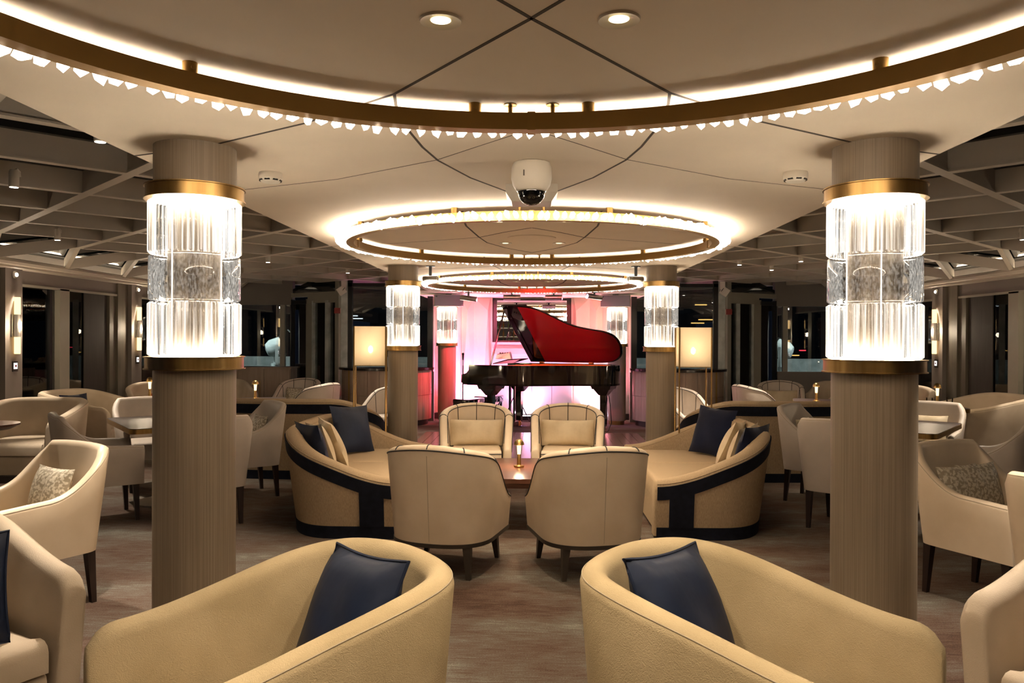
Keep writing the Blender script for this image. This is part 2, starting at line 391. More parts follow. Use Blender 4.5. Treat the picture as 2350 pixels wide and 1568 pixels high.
def rim_line(path, hf, zb, th, flare, hmax, ang, r=0.005, i0=0, i1=None, lift=0.002):
    """piping tube along the rim at profile angle ang (0 = outside, pi = inside)"""
    out, nr, S, T = path; N = len(out)-1; i1 = N if i1 is None else i1; pts = []
    for i in range(i0, i1+1):
        h = hf(S[i]); R = th/2; fo = offs(h-R, zb, hmax, flare); o_ = fo-R+(R+lift)*math.cos(ang); z = h-R+(R+lift)*math.sin(ang)
        p, n = out[i], nr[i]; pts.append((p.x+n.x*o_, p.y+n.y*o_, z))
    return MB().tube(pts, r, 6)
def seat_poly(path, inset, yfront):
    out, nr, S, T = path
    P = [(p.x-n.x*inset, p.y-n.y*inset) for p, n in zip(out, nr)]
    P = [p for p in P if p[1] <= yfront-0.06]
    return [(P[0][0], yfront)]+P+[(P[-1][0], yfront)]
def seat_obj(name, path, inset, yfront, z0, z1, m, parent, bulge=0.02, r=0.035):
    poly = seat_poly(path, inset, yfront)
    return obj(name, MB().prism(poly, z0, z1, round_=r), m, parent)
def pillow(name, w, h, t, m, parent=None, pipe=None, n=12, crease=0.0, seed=1):
    rnd = random.Random(seed); mb = MB(); grid = {}
    for side in (1, -1):
        for i in range(n+1):
            for j in range(n+1):
                u = 2*i/n-1; v = 2*j/n-1; edge = (i in (0, n) or j in (0, n))
                if side < 0 and edge: grid[(side, i, j)] = grid[(1, i, j)]; continue
                k = (1-abs(u)**2.4)*(1-abs(v)**2.4); th = t/2*(k**0.55 if k > 0 else 0)
                if crease: th *= 1-crease*math.exp(-(u/0.16)**2)*(0.6+0.4*v)
                th *= 1+0.07*math.sin(5*u+3*v+seed)
                x = w/2*u*(1-0.07*(1-v*v)); z = h/2*v*(1-0.07*(1-u*u))
                grid[(side, i, j)] = len(mb.v); mb.v.append((x, side*-th, z+h/2))
    for side in (1, -1):
        for i in range(n):
            for j in range(n):
                q = (grid[(side,i,j)], grid[(side,i+1,j)], grid[(side,i+1,j+1)], grid[(side,i,j+1)])
                mb.f.append(q if side > 0 else q[::-1])
    o = obj(name, mb, m, parent, ang=80)
    if pipe:
        loop = [(i, 0) for i in range(n)]+[(n, j) for j in range(n)]+[(i, n) for i in range(n, 0, -1)]+[(0, j) for j in range(n, 0, -1)]
        obj('piping', MB().tube([mb.v[grid[(1, i, j)]] for i, j in loop], 0.006, 6, True), pipe, o)
    return o
def put(o, loc, heading, lean=0.0, roll=0.0):
    """pillow whose face looks along heading (dx,dy), leaning back by lean"""
    o.location = loc
    # the pillow front is local -Y; heading (dx,dy) -> rotate -Y to heading
    rz = math.atan2(heading[0], -heading[1])
    o.rotation_euler = (Matrix.Rotation(rz, 4, 'Z') @ Matrix.Rotation(-lean, 4, 'X') @ Matrix.Rotation(roll, 4, 'Y')).to_euler()
    return o
def smooth01(x): x = max(0, min(1, x)); return x*x*(3-2*x)

# ================================================================== THE SETTING
HC = 2.275            # underside of the suspended ceiling
WX = 6.1              # side walls
YE = 15.0             # end walls of the wings
fl = obj('floor', MB().box(-6.4, 6.4, -2.4, 15.4, -0.06, 0.0), 'carpet', smooth=False); tag(fl, 'brown and grey streaked carpet', kind='structure')
plank = MB().box(-0.062, 0.062, 0, 3.6, 0.0, 0.006).mesh('plank', False)
for i in range(26): obj('plank', plank, 'floor_wood', fl, loc=(-1.625+0.13*i, 8.95, 0))
# suspended ceiling with its joints
def poly_strip(pts, wd, z0, z1):
    mb = MB(); n = len(pts); L_, R_ = [], []
    for i in range(n):
        t = (Vector(pts[min(i+1, n-1)])-Vector(pts[max(i-1, 0)])).normalized(); q = Vector((-t.y, t.x))*wd/2
        L_.append(Vector(pts[i])+q); R_.append(Vector(pts[i])-q)
    for a in (L_, R_):
        for z in (z0, z1):
            mb.v += [(p.x, p.y, z) for p in a]
    for i in range(n-1):
        a, b, c, d = i, n+i, 2*n+i, 3*n+i
        mb.f += [(a, a+1, c+1, c), (b, d, d+1, b+1), (a, b, b+1, a+1), (c, c+1, d+1, d)]
    return mb
ceil = obj('ceiling', MB().box(-1.69, 1.69, -2.3, 12.6, HC, HC+0.05).box(-2.0, 2.0, 12.6, 14.95, HC, HC+0.05), 'ceiling_paint', smooth=False)
tag(ceil, 'cream suspended ceiling with curved joints', kind='structure')
J = [([(0, 1.9), (-0.434, 2.48), (-0.816, 2.813), (-1.3, 3.14), (-1.69, 3.31)], 0.011), ([(0, 1.9), (-0.35, 1.4), (-0.8, 0.9)], 0.011),
     ([(-0.434, 2.48), (-0.45, 2.60), (-0.457, 2.918), (-0.441, 3.172), (-0.407, 3.406), (-0.294, 3.777), (-0.137, 4.113), (0, 4.35)], 0.010),
     ([(0, 2.90), (-0.21, 3.152), (-0.41, 3.397), (-0.944, 3.804), (-1.69, 4.16)], 0.003),
     ([(0, 5.47), (-0.20, 5.70), (-0.401, 5.99), (-0.36, 6.32), (-0.224, 6.68), (0, 7.05)], 0.010),
     ([(-0.42, 4.75), (-0.445, 5.128), (-0.45, 5.387), (-0.401, 5.99)], 0.013), ([(-0.401, 5.99), (-1.138, 6.38), (-1.69, 6.58)], 0.004),
     ([(-0.45, 7.4), (-0.455, 7.985), (-0.398, 8.368), (-0.303, 9.016), (0, 9.6)], 0.012), ([(-0.44, 9.9), (-0.449, 10.285), (-0.426, 10.845), (-0.325, 11.563), (0, 12.2)], 0.016),
     ([(0, 7.9), (-0.4, 8.4), (-1.69, 9.0)], 0.006), ([(0, 10.3), (-0.42, 10.9), (-1.69, 11.5)], 0.006)]
for pts, wd in J:
    for s in (-1, 1):
        obj('panel_joint', poly_strip([(-s*x, y) for x, y in pts], wd, HC-0.0012, HC+0.004), 'joint_dark', ceil, smooth=False)
# glazed lattice roof over the two side wings
roof = structure('ceiling_skylight', label='lattice of painted beams under dark glass roof')
ZB = 2.55; XN = 5.3; A_ = 0.6856; Y0 = 7.69; XR = 5.86; ZR = 2.35
Lb = (XN-1.0)*math.sqrt(2)
bm_beam = MB().box(-0.028, 0.028, 0, Lb, 0, 0.15).box(-0.036, 0.036, 0, Lb, -0.012, 0.0).mesh('beam', False)
bm_frame = MB().box(-0.075, 0.075, 0, Lb, 0, 0.04).mesh('glazing_bar', False)
pane = MB().add([(-A_, 0, 0), (0, -A_, 0), (A_, 0, 0), (0, A_, 0), (-A_, 0, 0.02), (0, -A_, 0.02), (A_, 0, 0.02), (0, A_, 0.02)],
                [(0, 1, 2, 3), (7, 6, 5, 4), (0, 4, 5, 1), (1, 5, 6, 2), (2, 6, 7, 3), (3, 7, 4, 0)]).mesh('roof_pane', False)
for s in (-1, 1):
    for k in range(-7, 10):
        yk = Y0+1.371*k
        for d in (-1, 1):
            ye = yk+d*(XN-1.0)
            if max(yk, ye) < 0.5 or min(yk, ye) > YE-0.2 or yk > YE+1.5: continue
            ang = face(-s, d)
            obj('beam', bm_beam, 'beam_paint', roof, False, (s*XN, yk, ZB), (0, 0, ang)); obj('glazing_bar', bm_frame, 'skylight_frame', roof, False, (s*XN, yk, ZB+0.15), (0, 0, ang))
        if 1.5 < yk < YE-0.3:      # folded eaves: node to the two rail nodes, rail and glass triangles
            for d in (-0.5, 0.5):
                obj('eaves_bar', MB().beam((s*XN, yk, ZB), (s*XR, yk+1.371*d, ZR), 0.05, 0.13), 'beam_paint', roof, False)
            a, b, c = (s*XN, yk, ZB+0.15), (s*XR, yk-0.6856, ZR+0.15), (s*XR, yk+0.6856, ZR+0.15); n_ = (s*XN, yk+1.371, ZB+0.15)
            for tri in ((a, b, c), (a, c, n_)):
                obj('eaves_pane', MB().add(list(tri)+[(p[0], p[1], p[2]+0.02) for p in tri], [(0, 1, 2), (5, 4, 3), (0, 3, 4, 1), (1, 4, 5, 2), (2, 5, 3, 0)]), 'skylight_glass', roof, False)
    for i in range(1, 7):
        for j in range(-14, 16):
            if (i+j) % 2 == 0: continue
            yy = Y0+A_*j
            if -0.5 < yy < YE+0.3: obj('roof_pane', pane, 'skylight_glass', roof, False, (s*(XN-A_*i), yy, ZB+0.20))
    obj('eaves_soffit', MB().box(min(s*(XR-0.02), s*(WX+0.4)), max(s*(XR-0.02), s*(WX+0.4)), 0, YE, ZR+0.15, ZR+0.18), 'skylight_frame', roof, False)
    obj('eaves_rail', MB().tube([(s*XR, 0, ZR), (s*XR, YE, ZR)], 0.04, 8).box(min(s*XR, s*(XR+0.3)), max(s*XR, s*(XR+0.3)), 0, YE, ZR-0.06, ZR-0.03), 'beam_paint', roof, False)
    obj('cove_light', MB().box(min(s*(XR+0.05), s*(XR+0.07)), max(s*(XR+0.05), s*(XR+0.07)), 1.0, YE-0.2, ZR+0.03, ZR+0.035), 'cove', roof, False)

# side walls: low wall, valance, pilasters, windows
def winpane(parent, x0, x1, y0, y1, z0, z1, name='pane', m='window_glass'):
    return obj(name, MB().box(x0, x1, y0, y1, z0, z1), m, parent, False)
wn = 0
PIL = (5.95, 8.78, 11.60, 14.42)
for s, side in ((-1, 'left'), (1, 'right')):
    def X(a, b): return (min(s*a, s*b), max(s*a, s*b))
    wall = obj('wall_'+side, MB().box(*X(WX, WX+0.15), -2.4, YE+0.2, 0, 0.55).box(*X(WX-0.03, WX+0.15), -2.4, YE+0.2, 2.115, 2.52), 'wall_taupe', smooth=False)
    tag(wall, kind='structure', label='taupe '+side+' side wall with valance above the windows')
    obj('valance_edge', MB().box(*X(WX-0.05, WX-0.03), 0, YE, 2.10, 2.13), 'alu_frame', wall, False)
    for y in PIL:
        obj('pilaster', MB().box(*X(WX-0.12, WX+0.1), y, y+0.30, 0, 2.33), 'wall_taupe', wall, False)
        obj('pilaster_return', MB().box(*X(WX-0.06, WX+0.1), y-0.28, y, 0, 2.33), 'olive_panel', wall, False)
    for y in (3.13,)+PIL[:-1]:
        wn += 1; a = y+0.30; b = y+2.82
        wd = structure('window_%d' % wn, label='dark night window in the %s wall' % side)
        obj('frame', MB().box(*X(WX, WX+0.06), a, b-0.28, 0.55, 0.60), 'dark_alu', wd, False)
        obj('mullion', MB().box(*X(WX-0.05, WX+0.08), a+0.85, a+1.06, 0.55, 2.12), 'alu_frame', wd, False)
        obj('mullion', MB().box(*X(WX, WX+0.06), a+0.72, a+0.77, 0.55, 2.12), 'dark_alu', wd, False)
        winpane(wd, *X(WX+0.02, WX+0.03), a, a+0.85, 0.60, 2.12); winpane(wd, *X(WX+0.02, WX+0.03), a+1.06, a+2.24, 0.60, 2.12)
        obj('roller_blind', MB().box(*X(WX+0.0, WX+0.012), a+1.48, a+2.04, 0.56, 2.12), 'blind', wd, False)
        obj('wall_panel', MB().box(*X(WX-0.03, WX+0.05), a+2.07, a+2.26, 0.0, 2.12), 'olive_panel', wd, False)
    # hull frames outside the glass
    for y in PIL[:-1]:
        hf = obj('hull_frame', MB().add([(s*(WX+0.35), y+1.70, -0.2), (s*(WX+0.35), y+1.86, -0.2), (s*(WX+0.65), y+1.86, -0.2), (s*(WX+0.65), y+1.70, -0.2),
             (s*(WX+0.35), y+1.50, 2.6), (s*(WX+0.35), y+1.66, 2.6), (s*(WX+0.65), y+1.66, 2.6), (s*(WX+0.65), y+1.50, 2.6)],
             [(3,2,1,0),(4,5,6,7),(0,1,5,4),(1,2,6,5),(2,3,7,6),(3,0,4,7)]), 'hull_white', smooth=False)
        tag(hf, 'white slanted hull frame outside the %s window, %s' % (side, {5.95: 'nearest the camera', 8.78: 'middle bay', 11.6: 'farthest bay'}[y]), 'frame')
    # end wall of the wing (facing the camera): low wall, valance, window
    xe = 4.6
    ew = obj('wall_end_'+side, MB().box(*X(xe, WX+0.15), YE, YE+0.15, 0, 0.9).box(*X(xe, WX+0.15), YE-0.02, YE+0.15, 2.14, 2.50).box(*X(xe, WX+0.15), YE, YE+0.15, 2.50, 2.85), 'wall_taupe', smooth=False)
    tag(ew, kind='structure', label='taupe end wall of the %s wing with a deep valance' % side)
    wn += 1; wd = structure('window_%d' % wn, label='end window looking onto the deck, %s wing' % side)
    winpane(wd, *X(xe, WX), YE+0.06, YE+0.07, 0.9, 2.14)
    obj('mullion', MB().box(*X(xe, xe+0.05), YE, YE+0.1, 0.0, 2.14), 'dark_alu', wd, False); obj('mullion', MB().box(*X(xe+0.16, xe+0.25), YE+0.02, YE+0.1, 0.0, 2.14), 'alu_frame', wd, False)
    # slanted door wall from the corner to the post
    ax, ay, bx, by = s*xe, YE, s*3.48, 14.25
    dw = math.dist((ax, ay), (bx, by)); rz = math.atan2(by-ay, bx-ax)
    dr = structure('door_%d' % (1 if s < 0 else 2), (ax, ay, 0), rz, 'glazed sliding door with pale metal frame, %s side' % side)
    def db(name, x0, x1, z0, z1, m, y0=-0.04, y1=0.04): return obj(name, MB().box(x0*dw, x1*dw, y0, y1, z0, z1), m, dr, False)
    db('fixed_pane', 0.0, 0.34, 0.05, 2.17, 'window_glass', -0.006, 0.006); db('frame_bar', 0.0, 0.03, 0, 2.24, 'dark_alu'); db('frame_bar', 0.32, 0.37, 0, 2.24, 'alu_frame'); db('frame_bar', 0.0, 0.34, 2.15, 2.22, 'dark_alu')
    db('frame_bar', 0.37, 0.46, 0, 2.24, 'alu_frame', -0.05, 0.05); db('frame_bar', 0.46, 0.49, 0, 2.2, 'hull_white', -0.06, 0.03); db('door_pane', 0.49, 0.74, 0.08, 2.17, 'window_glass', -0.006, 0.006)
    db('frame_bar', 0.73, 0.80, 0, 2.2, 'hull_white', -0.06, 0.03); db('door_pane', 0.80, 0.93, 0.08, 2.17, 'window_glass', -0.006, 0.006)
    db('head_rail', 0.37, 0.98, 2.16, 2.28, 'alu_frame', -0.06, 0.05); db('transom_bar', 0.0, 1.0, 2.28, 2.36, 'alu_frame'); db('frame_post', 0.93, 1.0, 0, 2.9, 'alu_frame', -0.06, 0.06)
    obj('transom_pane', MB().add([(0.02, -0.01, 2.36), (dw*0.93, -0.01, 2.36), (dw*0.93, -0.01, 2.80), (0.02, -0.01, 2.44), (0.02, 0.01, 2.36), (dw*0.93, 0.01, 2.36), (dw*0.93, 0.01, 2.80), (0.02, 0.01, 2.44)],
        [(3,2,1,0),(4,5,6,7),(0,1,5,4),(1,2,6,5),(2,3,7,6),(3,0,4,7)]), 'skylight_glass', dr, False)
    # glass screen behind the counter
    wn += 1; gs = structure('window_%d' % wn, label='tall dark glass screen behind the %s bar counter' % side)
    winpane(gs, *X(1.85, 3.40), 14.30, 14.31, 0.9, 2.8)
    obj('frame', MB().box(*X(3.36, 3.48), 14.24, 14.36, 0, 2.85), 'hull_white', gs, False); obj('frame', MB().box(*X(3.28, 3.36), 14.26, 14.34, 0.9, 2.8), 'dark_alu', gs, False)
    obj('frame', MB().box(*X(1.80, 1.90), 14.26, 14.36, 0.9, 2.5), 'dark_alu', gs, False); obj('frame', MB().box(*X(1.85, 3.36), 14.26, 14.34, 2.45, 2.51), 'dark_alu', gs, False)
    obj('frame', MB().box(*X(1.78, 3.45), 14.26, 14.36, 0, 0.9), 'wall_taupe', gs, False)
# stage back wall, mirror niche
bw = obj('wall_stage', MB().box(-1.85, -0.74, 14.72, 14.9, 0, HC).box(0.74, 1.85, 14.72, 14.9, 0, HC).box(-0.74, 0.74, 14.98, 15.1, 0, HC).box(-0.74, 0.74, 14.55, 15.0, 0.10, 1.44), 'stage_panel', smooth=False)
tag(bw, 'faceted cream back wall of the stage lit pink', kind='structure')
for s in (-1, 1):
    # faceted wall panels with raised folds
    for k, (x0, x1, xm) in enumerate(((0.78, 1.08, 0.88), (1.08, 1.32, 1.26), (1.32, 1.80, 1.45))):
        a, b, m_ = s*x0, s*x1, s*xm; y = 14.715; f = 14.715-0.07
        mb = MB().add([(a, y, 0.12), (b, y, 0.12), (b, y, HC-0.005), (a, y, HC-0.005), (m_+s*0.05, f, 0.12), (m_-s*0.06, f, HC-0.25)], [(0, 4, 5, 3), (4, 1, 2, 5), (3, 5, 2), (0, 1, 4), (0, 3, 2, 1)])
        obj('wall_panel', mb, 'stage_panel', bw, False)
    obj('skirting', MB().box(min(s*0.76, s*1.85), max(s*0.76, s*1.85), 14.68, 14.73, 0, 0.11), 'plinth', bw, False)
obj('ledge', MB().box(-0.735, 0.735, 14.42, 14.86, 1.395, 1.44), 'white_lacquer', bw, False)
for i in range(4): obj('cupboard_door', MB().box(-0.735+0.37*i, -0.735+0.37*i+0.362, 14.50, 14.56, 0.12, 1.22), 'white_lacquer', bw, False)
mi = thing('mirror', 'wide dark framed mirror on the stage wall behind the piano', 'mirror', (0, 14.9, 1.44))
obj('glass', MB().box(-0.66, 0.66, 0, 0.02, 0.03, 0.79), 'mirror', mi, False)
obj('frame', MB().box(-0.735, -0.66, -0.03, 0.05, 0, 0.81).box(0.66, 0.735, -0.03, 0.05, 0, 0.81).box(-0.66, 0.66, -0.03, 0.05, 0, 0.03).box(-0.66, 0.66, -0.03, 0.05, 0.79, 0.81), 'dark_frame', mi, False)
# back of the room behind the camera (seen only in the mirror): bar wall
wb = obj('wall_back', MB().box(-6.4, 6.4, -2.5, -2.3, 0, 2.9), 'dark_frame', smooth=False); tag(wb, 'dark bar wall behind the viewer', kind='structure')
bb = thing('back_bar', 'lit bottle shelving on the wall behind the camera, seen in the mirror', 'bar shelf', (0, -2.28, 0))
obj('cabinet', MB().box(-2.2, 2.2, 0, 0.5, 0, 0.95), 'panel_wood', bb, False)
for k in range(3):
    sh = obj('shelf', MB().box(-2.2, 2.2, 0, 0.26, 1.2+0.35*k, 1.23+0.35*k), 'panel_wood', bb, False); obj('light_strip', MB().box(-2.15, 2.15, 0.01, 0.03, 1.235+0.35*k, 1.25+0.35*k), 'shelf_glow', sh, False)
bot = MB().lathe([(0.035, 0), (0.036, 0.17), (0.014, 0.22), (0.013, 0.28)], 10).mesh('bottle', True); bot2 = bot.copy()
for k in range(3):
    for i in range(20):
        b = obj('bottle', bot if i % 2 else bot2, 'bottle_glass' if i % 2 else 'bottle_amber', None, True, (-2.0+0.21*i, -2.13, 1.231+0.35*k))
        tag(b, '%s bottle on the %s shelf of the back bar' % ('green' if i % 2 else 'amber', ('lowest', 'middle', 'top')[k]), 'bottle', '%s bottles on the %s back bar shelf' % ('green' if i % 2 else 'amber', ('lowest', 'middle', 'top')[k]))
# the deck outside and its gear
dk = obj('floor_deck', MB().box(-14, 14, 15.42, 26, -0.2, -0.1).box(-14, -6.5, -3, 15.4, -0.2, -0.1).box(6.5, 14, -3, 15.4, -0.2, -0.1), 'deck_grey', smooth=False); tag(dk, 'grey deck outside the windows at night', kind='structure')
bl = obj('wall_bulwark', MB().box(-9, 9, 19.0, 19.15, -0.1, 1.05), 'hull_white', smooth=False); tag(bl, 'white bulwark at the edge of the deck', kind='structure')
wq = obj('wall_quay', MB().box(-30, 30, 48.05, 48.4, -3, 6), 'black_plastic', smooth=False); tag(wq, 'unlit far quay across the dark water', kind='structure')
oh = obj('ceiling_overhang', MB().box(-7.5, 7.5, 15.5, 19.2, 2.85, 2.95), 'hull_white', smooth=False); tag(oh, 'white overhang above the deck outside', kind='structure')

# ================================================================== COLUMNS WITH GLASS LAMPS
RB, RC, RG = 0.160, 0.190, 0.178
def arc_rod(r, a, da, z0, z1, bulge):
    """one fluted glass rod: a segment of the drum with a rounded outer face"""
    mb = MB(); k = 5; prof = [(-da/2+da*i/k, bulge*math.sin(PI*i/k)) for i in range(k+1)]
    for z in (z0, z0+0.008, z1-0.008, z1):
        q = 0.0 if z in (z0, z1) else 1.0
        for t, b in prof: mb.v.append(((r-0.004*(1-q)+b*(0.4+0.6*q))*math.cos(a+t), (r-0.004*(1-q)+b*(0.4+0.6*q))*math.sin(a+t), z))
    n = k+1
    for j in range(3):
        for i in range(k): mb.f.append((j*n+i, j*n+i+1, (j+1)*n+i+1, (j+1)*n+i))
    return mb
N_ROD = 54
tiers = ((1.838, 2.055), (1.650, 1.832), (1.426, 1.644))
rod_top = arc_rod(RG-0.008, 0, 2*PI/N_ROD*0.97, *tiers[0], 0.011).mesh('glass_rod', True, 60); rod_bot = arc_rod(RG-0.008, 0, 2*PI/N_ROD*0.97, *tiers[2], 0.011).mesh('glass_rod', True, 60)
N_PL = 8; plate_m = arc_rod(RG-0.006, 0, 2*PI/N_PL*0.985, *tiers[1], 0.003)
plate_m = MB().lathe([(RG-0.008, tiers[1][0]), (RG-0.001, tiers[1][0]+0.006), (RG-0.001, tiers[1][1]-0.006), (RG-0.008, tiers[1][1])], 8, a0=0, a1=2*PI/N_PL*0.985).mesh('glass_plate', True, 60)
shaft_m = MB().lathe([(RB, 0.0), (RB, 1.372)], 48).mesh('shaft', True); neck_m = MB().lathe([(RB, 2.112), (RB, HC)], 48, cap=False).mesh('neck', True)
base_m = MB().lathe([(RB*0.85, 0.0), (RB*0.85, 0.07)], 40).mesh('base_ring', True); shaft3_m = MB().lathe([(RB, 0.07), (RB, 1.372)], 48).mesh('shaft', True)
def collar(z0, z1): return MB().lathe([(RB-0.005, z0), (RC+0.006, z0), (RC+0.006, z0+0.004), (RC, z0+0.005), (RC, z1-0.005), (RC+0.006, z1-0.004), (RC+0.006, z1), (RB-0.005, z1)], 48).mesh('collar', True)
col_hi, col_lo = collar(2.057, 2.112), collar(1.372, 1.424)
core_m = MB().lathe([(0.105, 1.42), (0.105, 2.06)], 32, cap=False).mesh('core', True)
led_m = MB().lathe([(0.112, 1.4265), (0.160, 1.4265), (0.160, 1.4285), (0.112, 1.4285)], 32, cap=False).mesh('light_ring', False); led2_m = MB().lathe([(0.112, 2.0525), (0.160, 2.0525), (0.160, 2.0545), (0.112, 2.0545)], 32, cap=False).mesh('light_ring', False)
ledv_m = MB().box(0.106, 0.109, -0.0018, 0.0018, 1.43, 2.05).mesh('light_strip', False)
cols = [(-1.377, 3.19, 'nearest wood clad column with fluted glass lamp, left of the aisle'), (1.377, 3.19, 'nearest wood clad column with fluted glass lamp, right of the aisle'),
        (-1.377, 8.38, 'wood clad glass lamp column beside the left floor lamp'), (1.377, 8.38, 'wood clad glass lamp column beside the right floor lamp'),
        (-1.505, 13.93, 'farthest glass lamp column, under the left stage loudspeaker'), (1.505, 13.93, 'farthest glass lamp column, under the right stage loudspeaker')]
for ci, (x, y, lab) in enumerate(cols):
    t = thing('column', lab, 'column', (x, y, 0), 0.35*ci, 'glass lamp columns')
    if ci < 4: obj('shaft', shaft_m, 'column_wood', t)
    else: obj('shaft', shaft3_m, 'column_wood', t); obj('base_ring', base_m, 'brass', t)
    obj('neck', neck_m, 'column_wood', t); obj('collar', col_hi, 'brass', t); obj('collar', col_lo, 'brass', t)
    obj('core', core_m, 'core_metal', t); obj('light_ring', led_m, 'led', t); obj('light_ring', led2_m, 'led', t)
    for k in range(3): obj('light_strip', ledv_m, 'led_strip', t, rot=(0, 0, 2*PI*(k+0.31*(k % 2))/3))
    for k in range(N_ROD):
        obj('glass_rod', rod_top, 'rod_glass', t, rot=(0, 0, 2*PI*k/N_ROD)); obj('glass_rod', rod_bot, 'rod_glass', t, rot=(0, 0, 2*PI*(k+0.5)/N_ROD))
    for k in range(N_PL): obj('glass_plate', plate_m, 'plate_glass', t, rot=(0, 0, 2*PI*k/N_PL))

# ================================================================== CRYSTAL RING CHANDELIERS
HB, BH, RO, RW = 2.186, 0.055, 1.364, 0.055
rnd = random.Random(5); cry = []
for k in range(8):
    bm = bmesh.new(); bmesh.ops.create_icosphere(bm, subdivisions=1, radius=1.0)
    for v in bm.verts:
        v.co *= rnd.uniform(0.82, 1.12); v.co.x *= 0.034; v.co.y *= 0.0175; v.co.z *= 0.027
    me = bpy.data.meshes.new('crystal'); bm.to_mesh(me); bm.free(); me.materials.append(M['crystal']); cry.append(me)
chan = MB().lathe([(RO-RW, HB), (RO, HB), (RO, HB+BH), (RO-0.004, HB+BH), (RO-0.004, HB+0.006), (RO-RW+0.004, HB+0.006), (RO-RW+0.004, HB+BH), (RO-RW, HB+BH), (RO-RW, HB)], 128, cap=False).mesh('channel', True, 30)
post_m = MB().lathe([(0.021, HB+0.02), (0.021, HC)], 16).mesh('post', True); screw_m = MB().lathe([(0.006, 0), (0.006, 0.003)], 10).xf(Matrix.Rotation(PI/2, 4, 'Y')).mesh('screw', True)
rodp = MB().lathe([(0.006, HB+0.02), (0.008, HC-0.005), (0.022, HC-0.004), (0.022, HC)], 12).mesh('cable_support', True)
clip = MB().box(RO-RW-0.005, RO+0.005, -0.013, 0.013, HB-0.003, HB+BH+0.002).mesh('joint_clip', False)
rings = [(1.263, 'nearest crystal ring chandelier overhead at top of view'), (5.898, 'middle crystal ring chandelier between the columns'), (10.33, 'farthest crystal ring chandelier in front of the stage')]
for ri, (yc, lab) in enumerate(rings):
    t = thing('ring_chandelier', lab, 'chandelier', (0, yc, 0), 0, 'crystal ring chandeliers')
    obj('channel', chan, 'brass_dark', t)
    for k in range(4): obj('joint_clip', clip, 'brass_dark', t, rot=(0, 0, PI/2*(k+1)))
    for a in [s*(8+38*k) for k in range(5) for s in (-1, 1)]:
        q = math.radians(90+a); p = obj('post', post_m, 'brass', t, loc=((RO-RW/2)*math.cos(q), (RO-RW/2)*math.sin(q), 0))
        obj('screw', screw_m, 'brass_dark', p, loc=(-0.021*math.cos(q), -0.021*math.sin(q), HC-0.018), rot=(0, 0, q+PI))
    for a in (-3, 3, 177, 183):
        q = math.radians(90+a); obj('cable_support', rodp, 'brass', t, loc=((RO-RW/2)*math.cos(q), (RO-RW/2)*math.sin(q), 0))
    NC = 190
    for k in range(NC):
        q = 2*PI*(k+0.5+rnd.uniform(-0.12, 0.12))/NC; r = RO+0.046
        obj('crystal', cry[rnd.randrange(8)], 'crystal', t, False, (r*math.cos(q), r*math.sin(q), HB+0.021+rnd.uniform(-0.007, 0.005)), (rnd.uniform(-0.5, 0.5), rnd.uniform(-0.3, 0.3), q+rnd.uniform(-0.25, 0.25)))

# ================================================================== CEILING FITTINGS
trim_m = MB().lathe([(0.024, HC+0.001), (0.026, HC-0.001), (0.050, HC-0.006), (0.052, HC-0.003), (0.052, HC)], 32, cap=False).mesh('trim', True); well_m = MB().lathe([(0.0, HC-0.0015), (0.0245, HC-0.0015)], 24, cap=False).mesh('glow_disc', True)
dls = [(-0.22, 1.907, 'left of the two front ceiling downlights'), (0.212, 1.907, 'right of the two front ceiling downlights'),
       (-0.214, 5.176, 'near left downlight inside the middle ring'), (0.216, 5.17, 'near right downlight inside the middle ring'), (-0.213, 6.344, 'far left downlight inside the middle ring'), (0.219, 6.341, 'far right downlight inside the middle ring'),
       (-0.21, 10.59, 'left downlight inside the farthest ring'), (0.218, 10.58, 'right downlight inside the farthest ring'), (-0.22, 0.75, 'left downlight just above the camera'), (0.212, 0.75, 'right downlight just above the camera')]
for x, y, lab in dls:
    t = thing('downlight', 'round recessed '+lab, 'downlight', (x, y, 0), 0, 'recessed ceiling downlights'); obj('trim', trim_m, 'white_plastic', t); obj('glow_disc', well_m, 'downlight_glow', t)
    light('SPOT', 'downlight_lamp', t, (0, 0, HC-0.02), L_DOWN, WARM2, (0, 0, 0), 0.03, math.radians(100), 0.6)
sp = thing('ceiling_speaker', 'flat round ceiling loudspeaker inside the middle ring', 'loudspeaker', (0, 6.014, 0)); obj('rim', MB().lathe([(0.165, HC-0.007), (0.183, HC-0.006), (0.185, HC)], 40, cap=False), 'ceiling_paint', sp); obj('grille', MB().lathe([(0, HC-0.004), (0.166, HC-0.0065)], 40, cap=False), 'ceiling_paint', sp)
t = thing('dome_camera', 'white dome security camera hanging from the ceiling', 'camera', (0, 3.46, 0))
obj('housing', MB().lathe([(0.055, HC), (0.080, HC-0.002), (0.088, HC-0.02), (0.090, HC-0.07), (0.082, HC-0.10), (0.068, HC-0.122), (0.060, HC-0.128)], 36), 'white_plastic', t)
obj('dome', MB().lathe([(0.060, HC-0.122)]+[(0.060*math.cos(a), HC-0.128-0.060*math.sin(a)) for a in [PI/2*k/8 for k in range(9)]], 32), 'smoked_dome', t); obj('dome_ring', MB().lathe([(0.060, HC-0.124), (0.064, HC-0.126), (0.062, HC-0.132)], 32, cap=False), 'clear_glass', t)
obj('slot', MB().box(-0.035, -0.031, -0.089, -0.080, HC-0.072, HC-0.048), 'joint_dark', t, False)
t = thing('access_point', 'white box with chamfered corners on the ceiling behind dome camera', 'box', (0, 4.02, 0))
